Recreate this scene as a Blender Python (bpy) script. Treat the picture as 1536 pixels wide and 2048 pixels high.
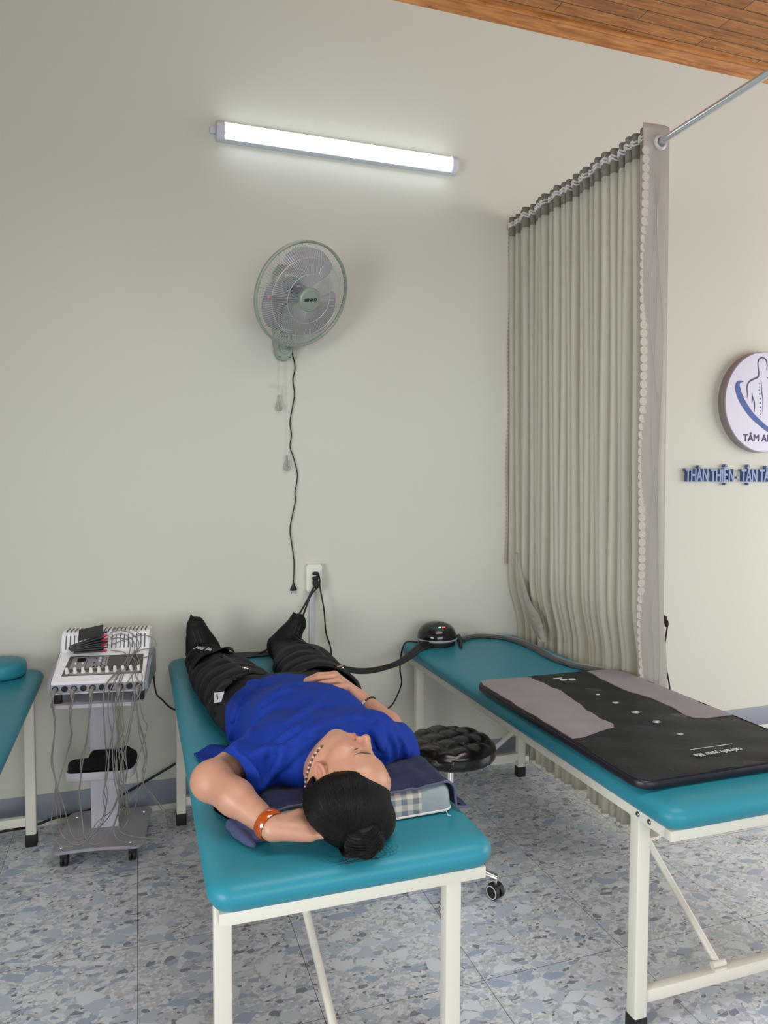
import bpy, bmesh, math, random
import numpy as np
from mathutils import Vector, Matrix
random.seed(7); np.random.seed(7)
PI = math.pi
for o in list(bpy.data.objects): bpy.data.objects.remove(o)
SC = bpy.context.scene
COL = SC.collection

# ------------------------------------------------------------------ camera
f_px = 1470.0
X = np.array([4360., 54, -f_px]); X /= np.linalg.norm(X)
Y = np.array([-493., 74, -f_px]); Y -= X*(X@Y); Y /= np.linalg.norm(Y)
Z = np.cross(X, Y)
cam = bpy.data.cameras.new('camera'); camo = bpy.data.objects.new('camera', cam); COL.objects.link(camo)
camo.matrix_world = Matrix([[*X, 0], [*Y, -3.383], [*Z, 1.5], [0, 0, 0, 1]])
cam.sensor_fit = 'VERTICAL'; cam.sensor_height = 36; cam.lens = f_px/2048*36; cam.clip_start = .05
SC.camera = camo

# ------------------------------------------------------------------ light
SC.view_settings.view_transform = 'Standard'; SC.view_settings.look = 'None'
SC.view_settings.gamma = 1; SC.view_settings.use_curve_mapping = False
SC.view_settings.exposure = 0.0
W = bpy.data.worlds.new('world'); SC.world = W; W.use_nodes = True
W.node_tree.nodes['Background'].inputs[0].default_value = (.93, .97, 1, 1)
W.node_tree.nodes['Background'].inputs[1].default_value = .34

def area(name, loc, target, sx, sy, power, col):
    l = bpy.data.lights.new(name, 'AREA'); l.shape = 'RECTANGLE'; l.size = sx; l.size_y = sy
    l.energy = power; l.color = col
    o = bpy.data.objects.new(name, l); COL.objects.link(o); o.location = loc
    o.rotation_euler = (Vector(target)-Vector(loc)).to_track_quat('-Z', 'Y').to_euler()
    return o
area('window_daylight_right', (6.6, -2.6, 1.6), (1.5, -0.4, 1.0), 3.2, 2.3, 165, (1, .97, .93))
area('door_daylight_front', (.9, -6.8, 1.8), (.9, -1, .3), 3.6, 2.0, 115, (.96, .98, 1))
area('overhead_fill', (1.1, -2.7, 3.68), (1.1, -2.3, 0), 2.4, .9, 30, (.95, .98, 1)).data.spread = math.radians(125)  # added unseen fill from above, brightens the bed tops
area('curtain_fill_left', (-3.05, -3.4, 1.3), (1.6, -.9, 1.0), 2.4, 1.8, 42, (.96, .98, 1)).data.spread = math.radians(78)  # added unseen fill from the left, narrowed onto the curtain lining

# ------------------------------------------------------------------ materials
MATS = {}
def hexc(r, g, b):
    return tuple(((c/255)/12.92 if c/255 <= .04045 else ((c/255+.055)/1.055)**2.4) for c in (r, g, b)) + (1,)
def mat(name, col, rough=.5, metal=0, bump=0, bscale=200, var=0, vscale=8, spec=.5, coat=0, emis=None, estr=0, sheen=0, stretch=None, trans=0, alpha=1, sss=0, ior=1.45):
    if name in MATS: return MATS[name]
    m = bpy.data.materials.new(name); m.use_nodes = True; nt = m.node_tree; b = nt.nodes['Principled BSDF']
    b.inputs['Base Color'].default_value = col; b.inputs['Roughness'].default_value = rough
    b.inputs['Metallic'].default_value = metal; b.inputs['Specular IOR Level'].default_value = spec
    b.inputs['Coat Weight'].default_value = coat; b.inputs['Sheen Weight'].default_value = sheen
    b.inputs['Transmission Weight'].default_value = trans; b.inputs['Alpha'].default_value = alpha
    b.inputs['IOR'].default_value = ior
    if sss:
        b.inputs['Subsurface Weight'].default_value = sss; b.inputs['Subsurface Radius'].default_value = (1, .35, .2); b.inputs['Subsurface Scale'].default_value = .006
    if emis: b.inputs['Emission Color'].default_value = emis; b.inputs['Emission Strength'].default_value = estr
    tc = nt.nodes.new('ShaderNodeTexCoord'); vec = tc.outputs['Object']
    if stretch:
        mp = nt.nodes.new('ShaderNodeMapping'); mp.inputs['Scale'].default_value = stretch
        nt.links.new(vec, mp.inputs[0]); vec = mp.outputs[0]
    if bump:
        n = nt.nodes.new('ShaderNodeTexNoise'); n.inputs['Scale'].default_value = bscale; n.inputs['Detail'].default_value = 3
        nt.links.new(vec, n.inputs[0])
        bp = nt.nodes.new('ShaderNodeBump'); bp.inputs['Strength'].default_value = bump; bp.inputs['Distance'].default_value = .002
        nt.links.new(n.outputs[0], bp.inputs['Height']); nt.links.new(bp.outputs[0], b.inputs['Normal'])
    if var:
        n = nt.nodes.new('ShaderNodeTexNoise'); n.inputs['Scale'].default_value = vscale; n.inputs['Detail'].default_value = 4
        nt.links.new(vec, n.inputs[0])
        mx = nt.nodes.new('ShaderNodeMix'); mx.data_type = 'RGBA'
        mx.inputs[6].default_value = tuple(c*(1-var) for c in col[:3])+(1,); mx.inputs[7].default_value = tuple(min(1, c*(1+var)) for c in col[:3])+(1,)
        nt.links.new(n.outputs[0], mx.inputs[0]); nt.links.new(mx.outputs[2], b.inputs['Base Color'])
    MATS[name] = m; return m

M_wall = mat('wall_paint', (.60, .60, .53, 1), .75, bump=.25, bscale=90, var=.03, vscale=1.5)
M_base = mat('grey_baseboard_paint', hexc(132, 140, 152), .5, bump=.1)
M_white = mat('white_trim', hexc(205, 205, 198), .4)
M_teal = mat('teal_vinyl', (.024, .218, .288, 1), .38, spec=.32, bump=.10, bscale=500, var=.05, vscale=3)
M_cream = mat('cream_painted_steel', (.67, .65, .57, 1), .35, bump=.2, bscale=350)
M_rub = mat('black_rubber', (.008, .008, .009, 1), .55)
M_blk = mat('black_cord', (.006, .006, .007, 1), .4)
M_chrome = mat('chrome', (.8, .8, .8, 1), .12, 1)
M_bolt = mat('bolt_steel', (.25, .25, .25, 1), .3, 1)
M_skin = mat('skin', (.455, .240, .158, 1), .42, bump=.12, bscale=350, var=.10, vscale=30, sss=.12)
M_lip = mat('lip', (.42, .13, .12, 1), .4)
M_hair = mat('black_hair', (.0050, .0038, .0034, 1), .46, spec=.22)
M_brow = mat('eyebrow_hair', (.05, .035, .03, 1), .6)
M_shirt = mat('blue_cotton', (.004, .029, .25, 1), .8, bump=.3, bscale=40, spec=.25, sheen=0, var=.05, vscale=5)
M_nyl = mat('black_nylon', (.0032, .0036, .0050, 1), .62, spec=.28, bump=.5, bscale=60)
M_nyl2 = mat('charcoal_nylon', (.018, .018, .019, 1), .6, bump=.3, bscale=80)
M_pant = mat('black_trouser_cloth', (.004, .004, .006, 1), .8)
M_towel = mat('navy_terry', (.048, .060, .145, 1), .95, bump=.9, bscale=260, sheen=.08, var=.25, vscale=60)
M_stitch = mat('towel_seam', (.09, .10, .16, 1), .9, bump=.8, bscale=300)
M_leather = mat('black_leather', (.004, .004, .0045, 1), .22, bump=.08, bscale=250, spec=.5)
M_mat = mat('black_mat_leather', (.0075, .0077, .0085, 1), .5, spec=.35, bump=.5, bscale=70)
M_mside = mat('dark_mat_edge', (.008, .008, .014, 1), .4, bump=.2, bscale=100)
M_velv = mat('grey_velour', (.20, .178, .188, 1), .85, bump=.6, bscale=22, sheen=.1, var=.15, vscale=9)
M_print = mat('silver_print', (.55, .55, .55, 1), .5)
M_curt = mat('curtain_lining', (.72, .695, .61, 1), .8, bump=.15, bscale=300, sheen=.1)
M_satin = mat('curtain_satin', (.54, .50, .46, 1), .42, bump=.25, bscale=14, sheen=.3, var=.12, vscale=6, stretch=(3, 3, 1))
M_head = mat('curtain_header_satin', (.34, .315, .27, 1), .38, bump=.3, bscale=80)
M_tape = mat('white_gather_tape', (.62, .62, .60, 1), .8, bump=.6, bscale=300)
M_lace = mat('scalloped_lace', (.40, .365, .33, 1), .6, bump=.6, bscale=400)
M_rod = mat('silver_rod', (.62, .68, .74, 1), .22, .8)
M_tube = mat('lit_diffuser', (1, 1, 1, 1), .5, emis=(.80, .93, 1, 1), estr=13)
M_lampend = mat('white_lamp_plastic', hexc(200, 205, 215), .35)
M_fan = mat('sage_fan_plastic', (.27, .325, .27, 1), .35)
M_wire = mat('fan_guard_wire', (.52, .56, .55, 1), .3, .3)
M_blade = mat('lilac_fan_blade', (.42, .38, .46, 1), .25, alpha=.65)
M_motor = mat('fan_motor', (.30, .35, .32, 1), .25)
M_ink = mat('black_ink', (.01, .01, .012, 1), .5)
M_pdark = mat('dark_fan_hub', (.03, .025, .05, 1), .2)
M_ring = mat('grey_pull_ring', (.33, .35, .32, 1), .4)
M_outlet = mat('outlet_plastic', hexc(222, 222, 212), .35)
M_strip = mat('cable_trunking', hexc(178, 184, 184), .4)
M_mwhite = mat('machine_white', hexc(225, 225, 228), .35)
M_mgrey = mat('machine_grey', hexc(140, 146, 155), .4)
M_panel = mat('panel_brown_grey', (.10, .088, .082, 1), .35)
M_panel2 = mat('panel_light_grey', (.28, .28, .29, 1), .4)
M_vent = mat('vent_slot', (.10, .10, .10, 1), .6)
M_knobw = mat('clear_knob', (.75, .74, .70, 1), .15, coat=.5)
M_lead = mat('grey_lead_cable', (.225, .21, .195, 1), .5)
M_red = mat('red_connector', (.42, .012, .03, 1), .4)
M_pad = mat('dark_rubber_pad', (.03, .032, .035, 1), .5)
M_cart = mat('cart_lilac_white', hexc(196, 192, 202), .35)
M_plate = mat('cart_base_grey', hexc(150, 146, 154), .35)
M_amber = mat('amber', (.35, .055, .006, 1), .12, coat=1, var=.4, vscale=30)
M_bead = mat('red_brown_bead', (.09, .022, .014, 1), .2, coat=.5)
M_beadw = mat('pale_bead', (.5, .42, .36, 1), .3)
M_pill = mat('grey_pillow_cotton', (.27, .315, .34, 1), .85, bump=.5, bscale=45)
M_signw = mat('sign_white', (.56, .55, .68, 1), .4)
M_signs = mat('sign_edge', (.37, .32, .33, 1), .4)
M_signt = mat('sign_blue', (.055, .10, .32, 1), .5, spec=.25)
M_signp = mat('sign_purple', (.06, .06, .15, 1), .5, spec=.25)
M_signl = mat('letter_blue', (.11, .19, .40, 1), .3, 0)
M_film = mat('clear_plastic_film', (.9, .92, .95, 1), .12, alpha=.09, bump=1, bscale=25, spec=1)
M_hose = mat('black_hose', (.009, .009, .01, 1), .38)
M_pump = mat('glossy_black_plastic', (.006, .006, .007, 1), .15, coat=.3)
M_pgrey = mat('silver_band', (.30, .30, .32, 1), .35)
M_ledg = mat('green_display', (0, .1, .03, 1), .4, emis=(.25, 1, .7, 1), estr=3)
M_ledr = mat('red_display', (.1, 0, 0, 1), .4, emis=(1, .12, .15, 1), estr=2.5)
M_label = mat('care_label', (.62, .62, .66, 1), .6)
M_dark = mat('black_cloth', (.002, .002, .002, 1), .95)

def nodes(m): return m.node_tree.nodes, m.node_tree.links
def floor_material():
    m = bpy.data.materials.new('terrazzo_tile'); m.use_nodes = True; N, L = nodes(m); b = N['Principled BSDF']
    tc = N.new('ShaderNodeTexCoord'); vec = tc.outputs['Object']
    nz = N.new('ShaderNodeTexNoise'); nz.inputs['Scale'].default_value = 9; nz.inputs['Detail'].default_value = 3; L.new(vec, nz.inputs[0])
    vm = N.new('ShaderNodeVectorMath'); vm.operation = 'MULTIPLY_ADD'; vm.inputs[1].default_value = (.05, .05, 0); L.new(nz.outputs['Color'], vm.inputs[0]); L.new(vec, vm.inputs[2])
    def layer(scale, rnd_lo, edge, rot):
        mp = N.new('ShaderNodeMapping'); mp.inputs['Rotation'].default_value = (0, 0, rot); mp.inputs['Scale'].default_value = (scale, scale*1.45, 1)
        L.new(vm.outputs[0], mp.inputs[0])
        v = N.new('ShaderNodeTexVoronoi'); v.voronoi_dimensions = '2D'; v.inputs['Scale'].default_value = 1; L.new(mp.outputs[0], v.inputs['Vector'])
        e = N.new('ShaderNodeTexVoronoi'); e.voronoi_dimensions = '2D'; e.feature = 'DISTANCE_TO_EDGE'; e.inputs['Scale'].default_value = 1; L.new(mp.outputs[0], e.inputs['Vector'])
        s = N.new('ShaderNodeSeparateColor'); L.new(v.outputs['Color'], s.inputs[0])
        g = N.new('ShaderNodeMath'); g.operation = 'GREATER_THAN'; g.inputs[1].default_value = rnd_lo; L.new(s.outputs[0], g.inputs[0])
        ms = N.new('ShaderNodeMapRange'); ms.inputs['From Min'].default_value = edge; ms.inputs['From Max'].default_value = edge+.02; L.new(e.outputs['Distance'], ms.inputs[0])
        mm = N.new('ShaderNodeMath'); mm.operation = 'MULTIPLY'; L.new(g.outputs[0], mm.inputs[0]); L.new(ms.outputs[0], mm.inputs[1])
        return mm.outputs[0], s.outputs[1]
    def ramp(fac, stops):
        r = N.new('ShaderNodeValToRGB'); r.color_ramp.interpolation = 'CONSTANT'
        el = r.color_ramp.elements
        el[0].position = 0; el[0].color = stops[0][1]; el[1].position = stops[1][0]; el[1].color = stops[1][1]
        for p, c in stops[2:]:
            q = el.new(p); q.color = c
        L.new(fac, r.inputs[0]); return r.outputs[0]
    def mix(fac, a, bb):
        x = N.new('ShaderNodeMix'); x.data_type = 'RGBA'; L.new(fac, x.inputs[0])
        for s, v in ((6, a), (7, bb)):
            if isinstance(v, tuple): x.inputs[s].default_value = v
            else: L.new(v, x.inputs[s])
        return x.outputs[2]
    base = N.new('ShaderNodeTexNoise'); base.inputs['Scale'].default_value = 110; base.inputs['Detail'].default_value = 5; base.inputs['Roughness'].default_value = .7; L.new(vec, base.inputs[0])
    br = N.new('ShaderNodeValToRGB'); br.color_ramp.elements[0].position = .3; br.color_ramp.elements[0].color = (.33, .335, .33, 1); br.color_ramp.elements[1].position = .68; br.color_ramp.elements[1].color = (.60, .605, .59, 1)
    L.new(base.outputs[0], br.inputs[0])
    col = br.outputs[0]
    for sc, lo, ed, rot, st in ((85, .32, .05, .3, [(0, (.60, .60, .585, 1)), (.45, (.44, .45, .455, 1)), (.75, (.33, .34, .35, 1)), (.93, (.17, .175, .18, 1))]),
                                (40, .56, .05, 1.1, [(0, (.58, .585, .58, 1)), (.4, (.43, .45, .47, 1)), (.7, (.32, .345, .39, 1)), (.9, (.20, .21, .23, 1))]),
                                (17, .74, .06, .5, [(0, (.58, .59, .59, 1)), (.3, (.42, .45, .49, 1)), (.65, (.32, .355, .42, 1)), (.87, (.50, .52, .53, 1))])):
        fac, rnd = layer(sc, lo, ed, rot)
        col = mix(fac, col, ramp(rnd, st))
    # tile joints
    sp = N.new('ShaderNodeSeparateXYZ'); L.new(vec, sp.inputs[0])
    masks = []
    for ax, off in ((0, .012), (1, .005)):
        a = N.new('ShaderNodeMath'); a.operation = 'ADD'; a.inputs[1].default_value = off + .489*20.5; L.new(sp.outputs[ax], a.inputs[0])
        q = N.new('ShaderNodeMath'); q.operation = 'MODULO'; q.inputs[1].default_value = .489; L.new(a.outputs[0], q.inputs[0])
        s = N.new('ShaderNodeMath'); s.operation = 'SUBTRACT'; s.inputs[1].default_value = .2445; L.new(q.outputs[0], s.inputs[0])
        ab = N.new('ShaderNodeMath'); ab.operation = 'ABSOLUTE'; L.new(s.outputs[0], ab.inputs[0])
        lt = N.new('ShaderNodeMath'); lt.operation = 'LESS_THAN'; lt.inputs[1].default_value = .00085; L.new(ab.outputs[0], lt.inputs[0]); masks.append(lt.outputs[0])
    mx = N.new('ShaderNodeMath'); mx.operation = 'MAXIMUM'; L.new(masks[0], mx.inputs[0]); L.new(masks[1], mx.inputs[1])
    col = mix(mx.outputs[0], col, (.06, .05, .045, 1))
    tn = N.new('ShaderNodeMix'); tn.data_type = 'RGBA'; tn.blend_type = 'MULTIPLY'; tn.inputs[0].default_value = 1; L.new(col, tn.inputs[6]); tn.inputs[7].default_value = (1.06, 1.12, 1.20, 1); col = tn.outputs[2]
    L.new(col, b.inputs['Base Color']); b.inputs['Roughness'].default_value = .24; b.inputs['Specular IOR Level'].default_value = .5
    n2 = N.new('ShaderNodeTexNoise'); n2.inputs['Scale'].default_value = 6; L.new(vec, n2.inputs[0])
    bp = N.new('ShaderNodeBump'); bp.inputs['Strength'].default_value = .15; bp.inputs['Distance'].default_value = .004; L.new(n2.outputs[0], bp.inputs['Height']); L.new(bp.outputs[0], b.inputs['Normal'])
    return m
def wood_material(name, planks=True):
    m = bpy.data.materials.new(name); m.use_nodes = True; N, L = nodes(m); b = N['Principled BSDF']
    tc = N.new('ShaderNodeTexCoord'); vec = tc.outputs['Object']
    mp = N.new('ShaderNodeMapping'); mp.inputs['Scale'].default_value = (2.5, 22, 22); L.new(vec, mp.inputs[0])
    nz = N.new('ShaderNodeTexNoise'); nz.inputs['Scale'].default_value = 2.2; nz.inputs['Detail'].default_value = 6; nz.inputs['Distortion'].default_value = .8; L.new(mp.outputs[0], nz.inputs[0])
    r = N.new('ShaderNodeValToRGB'); r.color_ramp.elements[0].position = .3; r.color_ramp.elements[0].color = (.27, .095, .024, 1); r.color_ramp.elements[1].position = .7; r.color_ramp.elements[1].color = (.56, .245, .075, 1)
    L.new(nz.outputs[0], r.inputs[0]); col = r.outputs[0]
    if planks:
        mp2 = N.new('ShaderNodeMapping'); mp2.inputs['Location'].default_value = (-1.98, .103, 0); L.new(vec, mp2.inputs[0])
        br = N.new('ShaderNodeTexBrick'); br.offset = .5; br.inputs['Scale'].default_value = 1; br.inputs['Brick Width'].default_value = .865; br.inputs['Row Height'].default_value = .0793
        br.inputs['Mortar Size'].default_value = .0022; br.inputs['Color1'].default_value = (1, 1, 1, 1); br.inputs['Color2'].default_value = (.74, .70, .64, 1); br.inputs['Mortar'].default_value = (.05, .03, .02, 1)
        L.new(mp2.outputs[0], br.inputs[0])
        x = N.new('ShaderNodeMix'); x.data_type = 'RGBA'; x.blend_type = 'MULTIPLY'; x.inputs[0].default_value = 1; L.new(col, x.inputs[6]); L.new(br.outputs['Color'], x.inputs[7]); col = x.outputs[2]
        bp = N.new('ShaderNodeBump'); bp.invert = True; bp.inputs['Strength'].default_value = .8; bp.inputs['Distance'].default_value = .004; L.new(br.outputs['Fac'], bp.inputs['Height']); L.new(bp.outputs[0], b.inputs['Normal'])
    L.new(col, b.inputs['Base Color']); b.inputs['Roughness'].default_value = .35
    return m

# ------------------------------------------------------------------ helpers
def link(name, me, m=None, parent=None, smooth=True, loc=None):
    o = bpy.data.objects.new(name, me); COL.objects.link(o)
    if m is not None:
        for mm in (m if isinstance(m, (list, tuple)) else [m]): me.materials.append(mm)
    if smooth is True:
        me.polygons.foreach_set('use_smooth', [True]*len(me.polygons))
    elif smooth:
        me.polygons.foreach_set('use_smooth', [True]*len(me.polygons)); me.set_sharp_from_angle(angle=math.radians(smooth))
    if parent is not None:
        o.parent = parent
        o.matrix_parent_inverse = Matrix.Identity(4)
        T = world_of(parent)
        me.transform(T.inverted())
    return o
def world_of(o):
    M = Matrix.Translation(o.location) @ o.rotation_euler.to_matrix().to_4x4()
    return world_of(o.parent) @ M if o.parent else M
def bmobj(name, bm, m, parent=None, smooth=35):
    me = bpy.data.meshes.new(name); bm.normal_update(); bm.to_mesh(me); bm.free()
    return link(name, me, m, parent, smooth)
def rebase(o, p):
    """move the origin of a top-level mesh to p without moving its shape"""
    o.data.transform(Matrix.Translation(-Vector(p))); o.location = p
    return o
def thing(name, label, cat, loc, group=None):
    o = bpy.data.objects.new(name, None); COL.objects.link(o); o.location = loc; o.empty_display_size = .05
    return tag(o, label, cat, group)
def tag(o, label, cat, group=None):
    o['label'] = label; o['category'] = cat
    if group: o['group'] = group
    return o
def struct(o): o['kind'] = 'structure'; return o

def box(bm, x0, x1, y0, y1, z0, z1, bev=0, seg=2, mi=0):
    vs = [bm.verts.new((x, y, z)) for x in (x0, x1) for y in (y0, y1) for z in (z0, z1)]
    fs = [bm.faces.new([vs[i] for i in q]) for q in ((0, 1, 3, 2), (4, 6, 7, 5), (0, 4, 5, 1), (2, 3, 7, 6), (0, 2, 6, 4), (1, 5, 7, 3))]
    for fc in fs: fc.material_index = mi
    if bev:
        es = list({e for fc in fs for e in fc.edges})
        bmesh.ops.bevel(bm, geom=es, offset=bev, segments=seg, affect='EDGES', profile=.5)
    return vs
def boxo(name, b, m, parent=None, bev=.002, seg=2):
    bm = bmesh.new(); box(bm, *b, bev=bev, seg=seg); return bmobj(name, bm, m, parent)
def orient_box(bm, c, ax, ay, az, sx, sy, sz, bev=0, seg=2, mi=0):
    n0 = len(bm.verts); old = set(bm.verts)
    box(bm, -sx/2, sx/2, -sy/2, sy/2, -sz/2, sz/2, bev, seg, mi)
    M = Matrix((ax, ay, az)).transposed().to_4x4(); M.translation = Vector(c)
    bmesh.ops.transform(bm, matrix=M, verts=[v for v in bm.verts if v not in old])
def smoothpath(pts, n=8):
    P = [Vector(p) for p in pts]
    if len(P) < 3: return P
    P = [2*P[0]-P[1]] + P + [2*P[-1]-P[-2]]
    out = []
    for i in range(1, len(P)-2):
        for k in range(n):
            t = k/n; a, b, c, d = P[i-1:i+3]
            out.append(.5*((2*b)+(-a+c)*t+(2*a-5*b+4*c-d)*t*t+(-a+3*b-3*c+d)*t*t*t))
    out.append(P[-2]); return out
def tube(bm, pts, r, sides=8, caps=True, flat=1.0, mi=0, up=None):
    P = [Vector(p) for p in pts]; n = len(P)
    rr = r if isinstance(r, (list, tuple)) else [r]*n
    T = [(P[min(i+1, n-1)]-P[max(i-1, 0)]).normalized() for i in range(n)]
    u = Vector(up) if up is not None else (Vector((0, 0, 1)) if abs(T[0].z) < .9 else Vector((1, 0, 0)))
    u = (u-T[0]*u.dot(T[0])).normalized(); rings = []
    for i in range(n):
        u = (u-T[i]*u.dot(T[i])).normalized(); v = T[i].cross(u)
        rings.append([bm.verts.new(P[i]+(u*math.cos(a)*flat+v*math.sin(a))*rr[i]) for a in (2*PI*k/sides for k in range(sides))])
    for i in range(n-1):
        for k in range(sides):
            fc = bm.faces.new((rings[i][k], rings[i][(k+1) % sides], rings[i+1][(k+1) % sides], rings[i+1][k])); fc.material_index = mi; fc.smooth = True
    if caps:
        bm.faces.new(rings[0][::-1]).material_index = mi; bm.faces.new(rings[-1]).material_index = mi
def tubeo(name, pts, r, m, parent=None, sides=8, n=8, flat=1.0):
    bm = bmesh.new(); tube(bm, smoothpath(pts, n) if n else pts, r, sides, flat=flat); return bmobj(name, bm, m, parent, 50)
def lathe(bm, prof, c=(0, 0, 0), seg=48, M=None, mi=0):
    """prof: list of (r,z)"""
    rings = []; c = Vector(c)
    for r, z in prof:
        if r < 1e-6:
            p = Vector((0, 0, z)); rings.append([bm.verts.new(c+(M@p if M else p))])
        else:
            ring = []
            for k in range(seg):
                p = Vector((r*math.cos(2*PI*k/seg), r*math.sin(2*PI*k/seg), z)); ring.append(bm.verts.new(c+(M@p if M else p)))
            rings.append(ring)
    for a, b in zip(rings, rings[1:]):
        for k in range(seg):
            k2 = (k+1) % seg
            if len(a) == 1 and len(b) == 1: continue
            if len(a) == 1: fc = bm.faces.new((a[0], b[k2], b[k]))
            elif len(b) == 1: fc = bm.faces.new((a[k], a[k2], b[0]))
            else: fc = bm.faces.new((a[k], a[k2], b[k2], b[k]))
            fc.material_index = mi; fc.smooth = True
def cyl(bm, p0, p1, r, seg=16, mi=0): tube(bm, [p0, p1], r, seg, mi=mi)
def sph(bm, c, r, seg=12, sc=(1, 1, 1), mi=0):
    prof = [(r*math.sin(PI*i/(seg//2)), -r*math.cos(PI*i/(seg//2))) for i in range(seg//2+1)]
    prof[0] = (0, -r); prof[-1] = (0, r)
    lathe(bm, prof, c, seg, Matrix.Diagonal(sc).to_3x3(), mi)
def rrect(cx, cy, w, h, r, n=5):
    r = min(r, w/2-1e-4, h/2-1e-4); pts = []
    for sx, sy, a0 in ((1, 1, 0), (-1, 1, PI/2), (-1, -1, PI), (1, -1, 1.5*PI)):
        for k in range(n+1):
            a = a0+k*PI/2/n; pts.append((cx+sx*(w/2-r)+r*math.cos(a), cy+sy*(h/2-r)+r*math.sin(a)))
    return pts
def loftrr(bm, x0, x1, y0, y1, rc, prof, n=6, mi=0, cap=(True, True)):
    """stack of rounded rectangles; prof = list of (inset, z)"""
    rings = []
    for ins, z in prof:
        rings.append([bm.verts.new((x, y, z)) for x, y in rrect((x0+x1)/2, (y0+y1)/2, x1-x0-2*ins, y1-y0-2*ins, max(rc-ins, .004), n)])
    m = len(rings[0])
    for a, b in zip(rings, rings[1:]):
        for k in range(m):
            fc = bm.faces.new((a[k], a[(k+1) % m], b[(k+1) % m], b[k])); fc.material_index = mi; fc.smooth = True
    if cap[0]: bm.faces.new(rings[0][::-1]).material_index = mi
    if cap[1]: bm.faces.new(rings[-1]).material_index = mi
def prism(bm, poly, z0, z1, M=None, mi=0, bev=0):
    """poly in local xy extruded along local z"""
    M = M or Matrix.Identity(4)
    a = [bm.verts.new(M@Vector((x, y, z0))) for x, y in poly]; b = [bm.verts.new(M@Vector((x, y, z1))) for x, y in poly]
    n = len(poly); fs = [bm.faces.new(a[::-1]), bm.faces.new(b)]
    for k in range(n): fs.append(bm.faces.new((a[k], a[(k+1) % n], b[(k+1) % n], b[k])))
    for fc in fs: fc.material_index = mi
    if bev: bmesh.ops.bevel(bm, geom=list({e for fc in fs for e in fc.edges}), offset=bev, segments=2, affect='EDGES')
def frame(origin, xa, ya):
    xa = Vector(xa).normalized(); ya = Vector(ya); ya = (ya-xa*ya.dot(xa)).normalized(); za = xa.cross(ya)
    M = Matrix((xa, ya, za)).transposed().to_4x4(); M.translation = Vector(origin); return M
def text(name, s, size, M, m, parent=None, ext=.0006, align='CENTER', shear=0, bold=0, xs=1, fat=0):
    cu = bpy.data.curves.new(name, 'FONT'); cu.body = s; cu.size = size; cu.extrude = ext; cu.align_x = align; cu.shear = shear; cu.offset = bold
    cu.resolution_u = 3
    to = bpy.data.objects.new('tmp', cu); COL.objects.link(to)
    dg = bpy.context.evaluated_depsgraph_get(); me = bpy.data.meshes.new_from_object(to.evaluated_get(dg))
    bpy.data.objects.remove(to); me.name = name; me.materials.clear()
    me.transform(Matrix.Diagonal((xs, 1, 1, 1)))
    if fat:                                             # heavier strokes: the same outline repeated with a small shift
        b_ = bmesh.new(); b_.from_mesh(me); m2 = me.copy()
        for i_, (dx_, dy_) in enumerate(((fat, 0), (-fat, 0), (0, fat*.6), (0, -fat*.6))):
            T_ = Matrix.Translation((dx_, dy_, .00018*(i_+1))); m2.transform(T_); b_.from_mesh(m2); m2.transform(T_.inverted())
        b_.to_mesh(me); b_.free()
    me.transform(M)
    if parent is None:
        o = link(name, me, m, None, False); return rebase(o, M.translation)
    return link(name, me, m, parent, False)

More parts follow.
